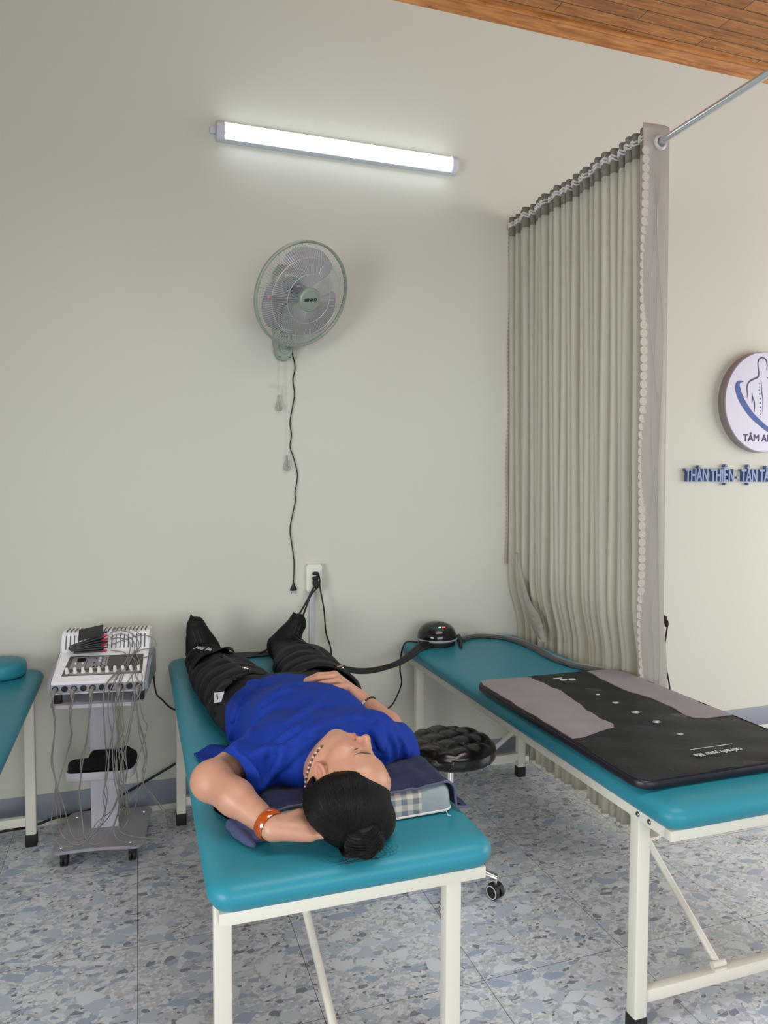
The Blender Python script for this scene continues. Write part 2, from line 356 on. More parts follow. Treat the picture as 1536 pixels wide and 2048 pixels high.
# ------------------------------------------------------------------ signed-distance modelling (organic shapes)
class Field:
    def __init__(s, xs, ys, zs):
        s.ax = [np.asarray(a, float) for a in (xs, ys, zs)]
        s.F = np.full([len(a) for a in s.ax], 1.0)
    def block(s, lo, hi):
        sl = []
        for a, l, h in zip(s.ax, lo, hi):
            i = max(int(np.searchsorted(a, l))-1, 0); j = min(int(np.searchsorted(a, h))+1, len(a)); sl.append(slice(i, j))
        g = np.meshgrid(*[a[q] for a, q in zip(s.ax, sl)], indexing='ij')
        return tuple(sl), g
    def op(s, fn, lo, hi, k=0, mode='u', pad=.03):
        lo = np.array(lo)-pad-k; hi = np.array(hi)+pad+k
        sl, (x, y, z) = s.block(lo, hi)
        if any(q.stop <= q.start for q in sl): return
        d = fn(x, y, z); a = s.F[sl]
        if mode == 's': a, d = -a, d      # subtraction: max(F,-d) = -min(-F,d)
        if mode == 'i': a, d = -a, -d
        r = np.minimum(a, d)
        if k > 0: r = r - np.maximum(k-np.abs(a-d), 0)**2/(4*k)
        s.F[sl] = r if mode == 'u' else -r
    def cap(s, a, b, ra, rb=None, k=0, mode='u', sq=None):
        """tapered capsule; sq=(axis vector, factor) flattens it"""
        a = np.array(a, float); b = np.array(b, float); rb = ra if rb is None else rb; ab = b-a; L2 = max(ab@ab, 1e-12)
        def fn(x, y, z):
            px, py, pz = x-a[0], y-a[1], z-a[2]
            t = np.clip((px*ab[0]+py*ab[1]+pz*ab[2])/L2, 0, 1)
            dx, dy, dz = px-t*ab[0], py-t*ab[1], pz-t*ab[2]
            d2 = dx*dx+dy*dy+dz*dz
            if sq is not None:
                n = np.array(sq[0], float); n /= np.linalg.norm(n); c = dx*n[0]+dy*n[1]+dz*n[2]; d2 = d2+c*c*(1/sq[1]**2-1)
            return np.sqrt(d2)-(ra+(rb-ra)*t)
        R = max(ra, rb)
        s.op(fn, np.minimum(a, b)-R, np.maximum(a, b)+R, k, mode)
    def ell(s, c, r, k=0, mode='u', B=None):
        """ellipsoid; B rows are its axes in world space"""
        c = np.array(c, float); r = np.array(r, float); B = np.eye(3) if B is None else np.array(B)
        def fn(x, y, z):
            P = np.stack([x-c[0], y-c[1], z-c[2]], -1)@B.T
            k0 = np.linalg.norm(P/r, axis=-1); k1 = np.linalg.norm(P/r**2, axis=-1)+1e-9
            return k0*(k0-1)/k1
        R = float(r.max()); s.op(fn, c-R, c+R, k, mode)
    def mesh(s, name, m, parent=None, smooth_it=1):
        F = s.F; ax = s.ax; nx, ny, nz = F.shape; ins = F < 0
        c = np.zeros((nx-1, ny-1, nz-1), np.int8)
        for i in (0, 1):
            for j in (0, 1):
                for k in (0, 1): c += ins[i:nx-1+i, j:ny-1+j, k:nz-1+k]
        act = (c > 0) & (c < 8); idx = np.full(act.shape, -1, np.int64); I, J, K = np.nonzero(act); idx[I, J, K] = np.arange(len(I))
        S = np.zeros((len(I), 3)); cnt = np.zeros(len(I))
        for a in range(3):
            o1, o2 = [q for q in range(3) if q != a]
            for u in (0, 1):
                for v in (0, 1):
                    d0 = [I.copy(), J.copy(), K.copy()]; d0[o1] = d0[o1]+u; d0[o2] = d0[o2]+v
                    d1 = [q.copy() for q in d0]; d1[a] = d1[a]+1
                    f0 = F[tuple(d0)]; f1 = F[tuple(d1)]; cr = (f0 < 0) != (f1 < 0)
                    t = np.where(cr, f0/np.where(cr, f0-f1, 1), 0)
                    P = np.stack([ax[q][d0[q]] for q in range(3)], 1)
                    P[:, a] += t*(ax[a][d1[a]]-ax[a][d0[a]])
                    S[cr] += P[cr]; cnt[cr] += 1
        V = S/cnt[:, None]; quads = []
        for a in range(3):
            o1, o2 = (a+1) % 3, (a+2) % 3
            s0 = [slice(None)]*3; s1 = [slice(None)]*3; s0[a] = slice(0, -1); s1[a] = slice(1, None)
            A = ins[tuple(s0)]; B = ins[tuple(s1)]; ch = A != B
            E = np.array(np.nonzero(ch)); ok = np.ones(E.shape[1], bool)
            for o in (o1, o2): ok &= (E[o] > 0) & (E[o] < F.shape[o]-1)
            E = E[:, ok]; inside = A[tuple(E)]
            q = []
            for d1, d2 in ((1, 1), (0, 1), (0, 0), (1, 0)):
                e = E.copy(); e[o1] -= d1; e[o2] -= d2; q.append(idx[tuple(e)])
            Q = np.stack(q, 1); Q[~inside] = Q[~inside][:, ::-1]; quads.append(Q)
        Q = np.concatenate(quads); Q = Q[(Q >= 0).all(1)]
        for _ in range(smooth_it):
            acc = np.zeros_like(V); n = np.zeros(len(V))
            for a, b in ((0, 1), (1, 2), (2, 3), (3, 0)):
                np.add.at(acc, Q[:, a], V[Q[:, b]]); np.add.at(acc, Q[:, b], V[Q[:, a]]); np.add.at(n, Q[:, a], 1); np.add.at(n, Q[:, b], 1)
            V = V*.5+.5*acc/np.maximum(n, 1)[:, None]
        me = bpy.data.meshes.new(name); me.vertices.add(len(V)); me.vertices.foreach_set('co', V.ravel())
        me.loops.add(Q.size); me.loops.foreach_set('vertex_index', Q.ravel().astype(np.int32))
        me.polygons.add(len(Q)); me.polygons.foreach_set('loop_start', np.arange(0, Q.size, 4, dtype=np.int32))
        try: me.polygons.foreach_set('loop_total', np.full(len(Q), 4, np.int32))
        except Exception: pass
        me.update(calc_edges=True); me.validate()
        return link(name, me, m, parent, True)
def axis(a, b, h, fine=()):
    """grid from a to b with spacing h, denser inside the fine intervals (lo, hi, h)"""
    out = [a]
    while out[-1] < b:
        x = out[-1]; st = h
        for lo, hi, hh in fine:
            if lo <= x < hi: st = min(st, hh)
        out.append(x+st)
    return np.array(out)

# ================================================================== THE ROOM
RX0, RX1, RY0, CZ = -3.2, 7.0, -7.0, 3.79
o = boxo('wall_back', (RX0, RX1, 0, .15, 0, CZ), M_wall, bev=0); struct(o)
o = boxo('floor', (RX0, RX1, RY0, .15, -.1, 0), floor_material(), bev=0); struct(o)
o = boxo('ceiling', (RX0, RX1, RY0, .15, CZ, CZ+.1), wood_material('ceiling_planks'), bev=0); struct(o)
o = boxo('baseboard_back', (RX0, RX1, -.004, 0, .025, .135), M_base, bev=.001); struct(o)
o = boxo('trim_1', (RX0, RX1, -.012, 0, 0, .025), M_white, bev=.002); struct(o)
o = boxo('wall_left', (RX0-.15, RX0, RY0, .15, 0, CZ), M_wall, bev=0); struct(o)
# moulding between wall and ceiling
bm = bmesh.new()
prof = [(0, CZ), (-.072, CZ), (-.072, CZ-.010), (-.060, CZ-.016), (-.050, CZ-.014), (-.040, CZ-.022), (-.024, CZ-.034), (-.016, CZ-.036), (-.012, CZ-.046), (0, CZ-.048)]
prism(bm, prof, RX0, RX1, Matrix(((0, 0, 1, 0), (1, 0, 0, 0), (0, 1, 0, 0), (0, 0, 0, 1))))
struct(bmobj('trim_2', bm, wood_material('moulding_wood', False), None, 30))

# ================================================================== TREATMENT BEDS
BW = .59
def make_bed():
    """bed with its rails from x=0..BW, y=-1.93..-.03 in local coordinates"""
    t = thing('treatment_bed', '', 'bed', (BW/2, -.98, 0))
    bm = bmesh.new()   # pad
    prof = [(.020, .622), (.006, .624), (-.010, .632), (-.019, .645), (-.022, .658), (-.018, .671), (-.006, .682), (.012, .688), (.04, .6905), (.09, .692), (.16, .693)]
    loftrr(bm, 0, BW, -1.932, -.03, .035, prof, 8)
    bmobj('mattress', bm, M_teal, t, 70)
    bm = bmesh.new()
    for y0, y1 in ((-1.93, -1.905), (-.055, -.03)): box(bm, 0, BW, y0, y1, .597, .625, .003)
    for x0, x1 in ((0, .025), (BW-.025, BW)): box(bm, x0, x1, -1.905, -.055, .597, .625, .003)
    box(bm, .02, BW-.02, -1.9, -.06, .612, .622)
    for y in (-1.25, -.70): box(bm, .02, BW-.02, y-.015, y+.015, .590, .6135, .002)
    bmobj('rail_frame', bm, M_cream, t)
    for sx in (0, 1):
        for y0 in (-1.805, -.19):
            x0 = .002 if sx == 0 else BW-.041
            lg = boxo('leg', (x0, x0+.039, y0, y0+.038, .03, .598), M_cream, t, .004, 3)
            boxo('rubber_foot', (x0-.002, x0+.041, y0-.002, y0+.040, 0, .052), M_rub, lg, .004, 2)
    for y0 in (-1.80, -.185):
        boxo('stretcher', (.041, BW-.041, y0, y0+.028, .085, .120), M_cream, t, .003, 2)
    for y0, y1, dx0, dx1 in ((-1.786, -1.25, 0, -.06), (-.171, -.70, .09, .16)):
        bm = bmesh.new(); cyl(bm, (BW/2+dx0, y0, .128), (BW/2+dx1, y1, .592), .0105, 14)
        br = bmobj('brace', bm, M_cream, t, 50)
        bm = bmesh.new(); box(bm, BW/2+dx0-.02, BW/2+dx0+.02, y0-.012, y0+.012, .118, .124, .001); cyl(bm, (BW/2+dx0-.022, y0, .134), (BW/2+dx0+.022, y0, .134), .009, 12)
        bmobj('hinge', bm, M_cream, br, 50)
    for y in (-1.848, -1.802):
        for x, d in ((-.001, -1), (BW+.001, 1)):
            bm = bmesh.new(); lathe(bm, [(0, .004), (.0045, .003), (.0075, .0), (.0075, -.002)], (x, y, .613), 16, Matrix(((0, 0, d), (0, 1, 0), (1, 0, 0))))
            bmobj('bolt', bm, M_bolt, t, 50)
    return t
def copy_tree(o, parent=None):
    c = o.copy(); COL.objects.link(c)
    if parent: c.parent = parent
    for ch in o.children: copy_tree(ch, c)
    return c
bedC = make_bed(); bedC.location.x += .147
bedR = copy_tree(bedC); bedR.location.x = 1.243+BW/2
bedL = copy_tree(bedC); bedL.location.x = -.985+BW/2
bedC['label'] = 'teal padded treatment bed with the person in the blue shirt lying on it'
bedR['label'] = 'teal padded treatment bed beside the curtain with a black and grey mat on it'
bedL['label'] = 'teal padded treatment bed cut off by the left edge, small round bolster on it'
for b in (bedC, bedR, bedL): b['group'] = 'teal treatment beds'
# bolster on the left bed
bm = bmesh.new()
loftrr(bm, -.80, -.427, -.235, -.045, .09, [(.012, .6935), (.003, .698), (0, .71), (0, .738), (.006, .75), (.02, .757), (.05, .760)], 10)
tag(rebase(bmobj('bolster_pillow', bm, M_teal, None, 60), (-.61, -.14, .693)), 'small rounded teal bolster pillow on the bed at the left edge', 'pillow')

# ================================================================== TUBE LIGHT
t = thing('tube_light', 'lit white tube light batten mounted on the wall above the fan', 'light', (.92, 0, 3.01))
bm = bmesh.new()
pr = [(0, 2.968), (-.018, 2.970), (-.030, 2.974), (-.030, 3.046), (-.018, 3.050), (0, 3.052)]
YZ = Matrix(((0, 0, 1, 0), (1, 0, 0, 0), (0, 1, 0, 0), (0, 0, 0, 1)))
prism(bm, pr, .385, 1.468, YZ); bmobj('housing', bm, M_lampend, t, 30)
bm = bmesh.new()
pr = [(-.030, 2.976)]+[(-.030-.026*math.cos(a), 3.010+.034*math.sin(a)) for a in np.linspace(-PI/2, PI/2, 13)]+[(-.030, 3.044)]
prism(bm, pr, .386, 1.467, YZ); bmobj('diffuser', bm, M_tube, t, 40)
for x0, x1 in ((.352, .388), (1.465, 1.499)):
    bm = bmesh.new(); pr = [(0, 2.968), (-.035, 2.970), (-.056, 2.990), (-.058, 3.028), (-.036, 3.050), (0, 3.052)]
    prism(bm, pr, x0, x1, YZ, bev=.003); bmobj('end_cap', bm, M_lampend, t, 30)
bm = bmesh.new(); box(bm, .325, .352, -.014, 0, 3.0, 3.03, .003); bmobj('cable_clip', bm, M_lampend, t)

# ================================================================== WALL FAN
t = thing('wall_fan', 'sage green wall fan with lilac blades and a wire guard', 'fan', (.645, 0, 2.10))
# column on the wall
bm = bmesh.new()
out = [(.600, 2.42), (.598, 2.20), (.600, 2.10), (.606, 2.055), (.620, 2.030), (.632, 2.024), (.655, 2.024), (.668, 2.030), (.682, 2.055), (.688, 2.10), (.690, 2.20), (.688, 2.42), (.668, 2.45), (.62, 2.45)]
XZ = Matrix(((1, 0, 0, 0), (0, 0, -1, 0), (0, 1, 0, 0), (0, 0, 0, 1)))
prism(bm, out, 0, .050, XZ, bev=.0045)
inn = [(.616, 2.17), (.617, 2.10), (.624, 2.062), (.640, 2.050), (.652, 2.050), (.666, 2.062), (.672, 2.10), (.673, 2.17)]
prism(bm, inn, .045, .058, XZ, bev=.0012)
colm = bmobj('wall_column', bm, M_fan, t, 35)
bm = bmesh.new(); lathe(bm, [(.016, 0), (.016, .010), (.013, .014), (0, .015)], (.645, -.058, 2.085), 28, XZ.to_3x3())
box(bm, .6435, .6465, -.078, -.072, 2.074, 2.096, .001); bmobj('speed_knob', bm, M_fan, colm, 40)
for k in range(8):
    a = k*PI/4; bm = bmesh.new(); box(bm, .645+.025*math.cos(a)-.0012, .645+.025*math.cos(a)+.0012, -.0595, -.0575, 2.085+.025*math.sin(a)-.0012, 2.085+.025*math.sin(a)+.0012); bmobj('dial_mark', bm, M_ink, colm, False)
TM = XZ.copy(); TM.translation = (.645, -.0583, 2.142); text('lettering', 'SENKO', .0110, TM, M_ink, colm, .0003, bold=.0004, xs=1.2)
bm = bmesh.new(); box(bm, .626, .664, -.0590, -.0575, 2.1275, 2.1295); bmobj('print_line', bm, M_ink, colm, False)
for x in (.618, .664):
    bm = bmesh.new(); box(bm, x, x+.010, -.0590, -.050, 2.036, 2.0385); bmobj('slot', bm, M_ink, colm, False)
N = Vector((.341, -.818, -.455)).normalized()
ring_c = Vector((.687, -.235, 2.275))
ux = Vector((0, 0, 1)).cross(N).normalized(); uy = N.cross(ux)         # right / up of the fan face
FM = Matrix((ux, uy, N)).transposed(); FM4 = FM.to_4x4(); FM4.translation = ring_c
R = .221
bm = bmesh.new()                                                     # motor housing, neck
lathe(bm, [(0, -.185), (.035, -.18), (.058, -.16), (.066, -.12), (.066, -.07), (.058, -.055), (0, -.055)], ring_c, 36, FM)
mh = bmobj('motor_housing', bm, M_motor, t, 50)
nk = ring_c-N*.13
bm = bmesh.new(); tube(bm, smoothpath([(.645, -.03, 2.36), (.645, -.07, 2.34), (nk.x, nk.y+.02, nk.z+.02)], 6), .030, 16); bmobj('neck', bm, M_motor, t, 50)
def guard(bm, zf, n, w, r0, twist=0):
    for k in range(n):
        a = 2*PI*k/n; pts = []
        for i in range(9):
            q = r0+(R-r0)*i/8; aa = a+twist*(i/8)
            pts.append(FM4@Vector((q*math.cos(aa), q*math.sin(aa), zf(q))))
        tube(bm, pts, w, 4, caps=False)
def hoop(bm, rad, z, w, seg=72, sides=6):
    pts = [FM4@Vector((rad*math.cos(2*PI*k/seg), rad*math.sin(2*PI*k/seg), z)) for k in range(seg+1)]
    tube(bm, pts, w, sides, caps=False)
zf = lambda q: .062*(1-(q/R)**3.2)
zb = lambda q: -.060*(1-(q/R)**3.5)
bm = bmesh.new(); guard(bm, zf, 120, .00075, .045, .10); hoop(bm, R-.001, .003, .0020)
for q in (.105, .168): hoop(bm, q, zf(q)+.001, .0012)
fg = bmobj('front_guard', bm, M_wire, t)
bm = bmesh.new(); guard(bm, zb, 90, .00075, .06, -.12)
for q in (.11, .17): hoop(bm, q, zb(q)-.001, .0012)
bmobj('rear_guard', bm, M_wire, t)
bm = bmesh.new(); lathe(bm, [(R+.004, -.010), (R+.008, -.006), (R+.008, .006), (R+.003, .010), (R-.002, .006), (R-.002, -.006), (R+.004, -.010)], ring_c, 96, FM)
bmobj('guard_rim', bm, M_fan, t, 50)
bm = bmesh.new(); lathe(bm, [(.050, .060), (.051, .066), (.046, .073), (.0405, .0735), (.040, .0715), (.036, .0720), (0, .0725)], ring_c, 48, FM)
bd = bmobj('badge', bm, M_fan, fg, 40)
up_w = Vector((0, 0, 1)); TM = frame(ring_c+N*.0728-uy*.004, ux*math.cos(.2)+uy*math.sin(.2), uy)
text('lettering', 'SENKO', .0155, TM, M_ink, bd, .0004, bold=.0007, xs=1.25)
bm = bmesh.new(); lathe(bm, [(0, .045), (.02, .043), (.036, .03), (.042, .005), (.042, -.03), (0, -.03)], ring_c, 36, FM); bmobj('blade_hub', bm, M_pdark, t, 50)
for kb in range(3):
    bm = bmesh.new(); grid = []; a0 = math.radians(84+120*kb)
    for i in range(13):
        q = .034+(.200-.034)*i/12; s = i/12
        wid = math.radians(32+52*math.sin(min(1, s*1.25)*PI/2))*(1 if s < .8 else math.sqrt(max(0, 1-((s-.8)/.22)**2)))
        wid = max(wid, .02); mid = a0+.30*s-.1; row = []
        for j in range(11):
            v = j/10-.5; aa = mid+v*wid; row.append((q*math.cos(aa), q*math.sin(aa), -.004-v*.040*(1-.3*s)))
        grid.append(row)
    V = [[bm.verts.new(FM4@Vector(p)) for p in row] for row in grid]
    for i in range(12):
        for j in range(10): bm.faces.new((V[i][j], V[i+1][j], V[i+1][j+1], V[i][j+1]))
    bmesh.ops.solidify(bm, geom=bm.faces[:], thickness=.0018); bmobj('blade', bm, M_blade, t)
bm = bmesh.new(); lathe(bm, [(0, .001), (.011, .001), (.011, 0), (0, 0)], FM4@Vector((-.172, -.030, .030)), 20, FM); bmobj('sticker', bm, mat('pink_sticker', (.55, .28, .25, 1), .5, alpha=.8), fg, False)
for x, zr, loop in ((.626, 1.82, 0), (.6625, 1.547, 0)):
    pc = tubeo('pull_cord', [(x+.004, -.03, 2.035), (x+.002, -.025, 1.95), (x, -.02, zr+.045)], .0011, M_white, t, 6)
    bm = bmesh.new(); pts = [(x+.013*math.cos(a)*(1.0 if math.sin(a) < 0 else .62), -.018, zr-.004+(.021 if math.sin(a) < 0 else .034)*math.sin(a)*.8) for a in np.linspace(0, 2*PI, 25)]
    tube(bm, pts, .0042, 8, caps=False); cyl(bm, (x, -.018, zr+.022), (x, -.018, zr+.048), .0045, 8); bmobj('pull_ring', bm, M_ring, pc, 50)
tubeo('cord_knot', [(.610, -.02, 1.905), (.590, -.018, 1.918), (.586, -.02, 1.900), (.612, -.02, 1.905), (.632, -.022, 1.912), (.648, -.02, 1.885), (.640, -.02, 1.870), (.630, -.02, 1.895), (.6255, -.02, 1.910)], .0011, M_white, t, 6)
# fan power cord with its free hanging plug
C0 = [(585, 707), (590, 735), (586, 760), (589, 788), (585, 815), (580, 845), (583, 870), (580, 893), (587, 915), (595, 950), (590, 985), (591, 1000), (585, 1030), (580, 1060), (584, 1090), (588, 1125), (587, 1165)]
CAMP = Vector((0, -3.383, 1.5)); RM = np.stack([X, Y, Z])
def ony(u, v, y):
    d = RM@np.array([u-768, -(v-1024), -f_px]); k = (y+3.383)/d[1]; return Vector((d[0]*k, y, 1.5+d[2]*k))
def onz(u, v, z):
    d = RM@np.array([u-768, -(v-1024), -f_px]); k = (z-1.5)/d[2]; return Vector((d[0]*k, d[1]*k-3.383, z))
cp = [(.685, -.02, 2.07)]+[ony(u, v, -.008) for u, v in C0]
pc = tubeo('power_cord', cp, .0027, M_blk, t, 8)
def plug(p, d=Vector((0, 0, -1)), side=Vector((1, 0, 0)), parent=None, name='plug', pins=True, s=1):
    d = d.normalized(); side = (side-d*side.dot(d)).normalized(); th = d.cross(side)
    bm = bmesh.new(); rings = []
    for t_, w, h in ((0, .004, .004), (.010, .0055, .005), (.013, .006, .0055), (.030, .0155, .008), (.038, .0165, .008), (.040, .015, .007)):
        c = p+d*t_*s; rings.append([bm.verts.new(c+side*math.cos(a)*w*s+th*math.sin(a)*h*s) for a in np.linspace(0, 2*PI, 16, endpoint=False)])
    for a, b in zip(rings, rings[1:]):
        for k in range(16): bm.faces.new((a[k], a[(k+1) % 16], b[(k+1) % 16], b[k]))
    bm.faces.new(rings[0][::-1]); bm.faces.new(rings[-1])
    bmesh.ops.recalc_face_normals(bm, faces=bm.faces)
    pl = bmobj(name, bm, M_rub, parent, 40)
    if pins:
        bm = bmesh.new()
        for q in (-1, 1): cyl(bm, p+d*.039*s+side*q*.0095*s, p+d*.057*s+side*q*.0095*s, .0022*s, 8)
        return pl, bm
    return pl, None
pl, b2 = plug(cp[-1]+Vector((0, 0, .002)), parent=pc); bmobj('pin', b2, M_chrome, pc, 50)

# ================================================================== OUTLET, TRUNKING, CORDS ON THE BACK WALL
t = thing('wall_outlet', 'white double wall outlet box with black plugs in it', 'outlet', (.787, 0, 1.02))
bm = bmesh.new(); prism(bm, rrect(.787, 1.021, .074, .128, .006), 0, .032, XZ, bev=.003); bmobj('back_box', bm, M_outlet, t, 35)
bm = bmesh.new(); prism(bm, rrect(.789, 1.021, .050, .100, .004), .032, .0345, XZ, bev=.001); bmobj('face_plate', bm, M_outlet, t, 35)
boxo('cable_trunking', (.768, .796, -.011, 0, .136, .957), M_strip, None, .002)
o = bpy.data.objects['cable_trunking']; rebase(o, (.78, 0, .136)); tag(o, 'pale grey cable trunking running down the wall from the outlet', 'trunking')
def blob(bm, c, r, sc): sph(bm, c, r, 16, sc)
def cord(name, label, pts, r, plugc=None, grp=None, msh=M_blk, sides=8, flat=1.0):
    bm = bmesh.new(); tube(bm, smoothpath(pts, 8), r, sides, flat=flat)
    if plugc is None:
        o = bmobj(name, bm, msh, None, 50); rebase(o, pts[0]); return tag(o, label, 'cord', grp)
    t = thing(name, label, 'cord', pts[0], grp); bmobj('cable', bm, msh, t, 50)
    bm = bmesh.new()
    for c, rr, sc in plugc: blob(bm, c, rr, sc)
    bmobj('plug', bm, M_rub, t, 60); return t
cord('power_cord', 'thin black power cord looping from the upper outlet plug down and up to the pump', [(.803, -.055, 1.040), (.808, -.057, 1.015), ony(640, 1175, -.055), ony(648, 1220, -.06), ony(652, 1265, -.05), (.866, -.040, .68), (.875, -.050, .54), (.93, -.08, .455), ony(735, 1419, -.10), ony(765, 1420, -.10), ony(782, 1412, -.10), ony(795, 1390, -.10), ony(803, 1365, -.10), ony(800, 1340, -.10), ony(802, 1310, -.10), (1.212, -.10, .69), (1.235, -.10, .704), (1.275, -.12, .703)], .0037,
     [((.790, -.050, 1.0445), .017, (1.0, .9, .50)), ((.800, -.055, 1.038), .008, (1, .9, 1.3))])
cord('power_cord', 'left one of two black cords leaving the lower outlet plug', [(.788, -.062, .99), ony(626, 1178, -.06), ony(612, 1205, -.06), ony(596, 1232, -.07), ony(572, 1268, -.09), ony(536, 1298, -.12), (.49, -.13, .70)], .0045,
     [((.788, -.050, 1.022), .0155, (1.0, .9, .6)), ((.788, -.055, 1.002), .0165, (.9, .9, 1.15))])
cord('power_cord', 'right one of two black cords leaving the lower outlet plug', [(.790, -.064, .975), ony(622, 1190, -.06), ony(612, 1215, -.065), ony(604, 1240, -.08), ony(600, 1275, -.1), (.69, -.14, .70)], .0045,
     [((.791, -.064, .990), .0125, (.9, .9, 1.3))])
cord('power_cord', 'black cord plugged into the wall to the right of the curtain', [(2.795, -.045, .672), ony(1330, 1285, -.03), ony(1327, 1310, -.03), ony(1333, 1340, -.03), ony(1339, 1372, -.03), ony(1340, 1400, -.03), ony(1340, 1440, -.025), (2.79, -.03, .012)], .0045,
     [((2.782, -.03, .708), .024, (.62, 1.1, 1.0)), ((2.792, -.042, .686), .0135, (.8, 1, 1.6))])
t = thing('wall_outlet', 'white wall outlet half hidden behind the curtain edge', 'outlet', (2.76, 0, .72))
bm = bmesh.new(); prism(bm, rrect(2.755, .725, .074, .12, .006), 0, .012, XZ, bev=.002); bmobj('face_plate', bm, M_outlet, t, 35)
cord('floor_cable', 'black cable lying on the floor along the wall behind the machine cart', [(-.9, -.10, .006), ony(0, 1664, -.09), ony(60, 1654, -.06), ony(110, 1636, -.03), ony(170, 1623, -.02), ony(230, 1598, -.02), ony(265, 1578, -.02), ony(310, 1552, -.02), ony(350, 1528, -.02), ony(395, 1500, -.03)], .0055)

# ================================================================== SIGN AND LETTERS
t = thing('round_sign', 'round white wall sign with a blue and purple back and spine emblem', 'sign', (3.43, 0, 1.93))
sc_ = Vector((3.435, 0, 1.933)); SR = .288
bm = bmesh.new(); lathe(bm, [(0, 0), (SR, 0), (SR, .048), (SR-.004, .050)], sc_, 96, XZ.to_3x3()); bmobj('rim', bm, M_signs, t, 40)
bm = bmesh.new(); lathe(bm, [(SR-.003, .0495), (SR-.004, .052), (0, .052)], sc_, 96, XZ.to_3x3()); bmobj('face', bm, M_signw, t, 40)
SM = Matrix(((1, 0, 0, sc_.x), (0, 0, -1, sc_.y), (0, 1, 0, sc_.z), (0, 0, 0, 1)))
def ribbon(bm, pts, ws, z0=.052, z1=.0535):
    P = smoothpath([(x, y, 0) for x, y in pts], 8); n = len(P); wv = np.interp(np.linspace(0, 1, n), np.linspace(0, 1, len(ws)), ws)
    L = []; Rr = []
    for i in range(n):
        d = (P[min(i+1, n-1)]-P[max(i-1, 0)]).normalized(); nn = Vector((-d.y, d.x, 0)); L.append(P[i]+nn*wv[i]/2); Rr.append(P[i]-nn*wv[i]/2)
    for i in range(n-1):
        q = [L[i], L[i+1], Rr[i+1], Rr[i]]
        vs = [bm.verts.new(SM@Vector((p.x, p.y, z1))) for p in q]; f_ = bm.faces.new(vs)
        if f_.calc_area() < 1e-12: bm.faces.remove(f_)
# pixel (in a 5.39x crop) to sign plane
def sp(u, v):
    p = ony(1300+u/5.39, 680+v/5.39, -.052); return (p.x-sc_.x, p.z-sc_.z)
bm = bmesh.new(); ribbon(bm, [sp(*q) for q in ((1010, 445), (955, 460), (945, 520), (985, 640), (1080, 790), (1180, 890), (1290, 975), (1420, 1015), (1560, 985))], [.002, .022, .036, .038, .034, .030, .026, .020, .003]); bmobj('swoosh', bm, M_signt, t, False)
bm = bmesh.new()
for pts, ws in (([(1258, 330), (1262, 270), (1250, 215), (1215, 190), (1178, 205), (1163, 255), (1170, 320), (1172, 360), (1160, 400), (1110, 425), (1065, 455), (1046, 510), (1050, 580), (1046, 640)], [.002, .006, .007, .007, .007, .006, .005, .007, .010, .010, .009, .007, .005, .001]),
                ([(1100, 565), (1103, 630), (1098, 690)], [.001, .008, .001]), ([(1105, 600), (1125, 680), (1125, 775)], [.001, .008, .004]),
                ([(1205, 450), (1205, 560), (1217, 650), (1210, 800)], [.001, .004, .004, .001]),
                ([(1258, 400), (1300, 430), (1345, 460), (1368, 520), (1360, 600), (1368, 650)], [.003, .010, .010, .008, .006, .001]),
                ([(1320, 570), (1305, 680), (1300, 780)], [.001, .008, .004])):
    bm = bmesh.new(); ribbon(bm, [sp(*q) for q in pts], ws); bmobj('figure_line', bm, M_signp, t, False)
bm = bmesh.new()
for u, v, r in ((1196, 402, 2), (1188, 440, 3.5), (1180, 470, 4), (1180, 507, 5), (1178, 542, 6), (1183, 583, 7.5), (1188, 632, 9), (1190, 680, 9), (1192, 726, 8.5), (1191, 766, 7), (1191, 800, 5.5), (1191, 830, 4.5)):
    x, y = sp(u, v); rr = r/5.39/352*1.15
    prism(bm, [(x+rr*math.cos(a), y+rr*math.sin(a)) for a in np.linspace(0, 2*PI, 14, endpoint=False)], .052, .0536, SM)
bmobj('spine_dots', bm, M_signt, t, False)
x0, y0 = sp(1003, 1090); TM = SM.copy(); TM.translation = SM@Vector((x0, y0, .0525))
text('lettering', 'TÂM AN', .0575, TM, M_signp, t, .0008, 'LEFT', xs=1.0, fat=.0013)
# raised slogan letters
p0 = ony(1368, 962.5, -.012); p1 = ony(1466, 961, -.012)
TM = SM.copy(); TM.translation = Vector((p0.x, -.012, p0.z))
o = text('slogan_letters', 'THÂN THIỆN - TẬN TÂM', .102, TM, M_signl, None, .012, 'LEFT', xs=.56, fat=.0022)
tag(o, 'raised shiny blue slogan letters on the wall below the round sign', 'lettering')

# ================================================================== CURTAIN, ROD
o = thing('curtain_rod', 'silver metal curtain rod running from the wall towards the viewer', 'curtain rod', (1.852, 0, 2.745))
bm = bmesh.new(); cyl(bm, (1.852, -.004, 2.735), (1.852, -3.2, 2.742), .0125, 24); bmobj('tube', bm, M_rod, o, 50)
bm = bmesh.new(); lathe(bm, [(0, 0), (.03, 0), (.03, .006), (.018, .012), (.016, .025), (0, .025)], (1.852, 0, 2.735), 28, XZ.to_3x3()); bmobj('wall_flange', bm, M_rod, o, 50)
bm = bmesh.new(); cyl(bm, (1.852, -3.12, 2.742), (1.852, -3.12, CZ), .008, 12); lathe(bm, [(0, 0), (.03, 0), (.03, -.006), (0, -.006)], (1.852, -3.12, CZ), 24); bmobj('ceiling_hanger', bm, M_rod, o, 50)
rc = random.Random(11)
NP = 23
tips = []
for k in range(NP):
    yk = -.035-(1.0*(k/(NP-1))**1.0)
    tips.append((yk+rc.uniform(-.008, .008), rc.uniform(.044, .062), rc.uniform(-.019, .019), rc.uniform(-.010, .010), rc.uniform(.008, .020)))
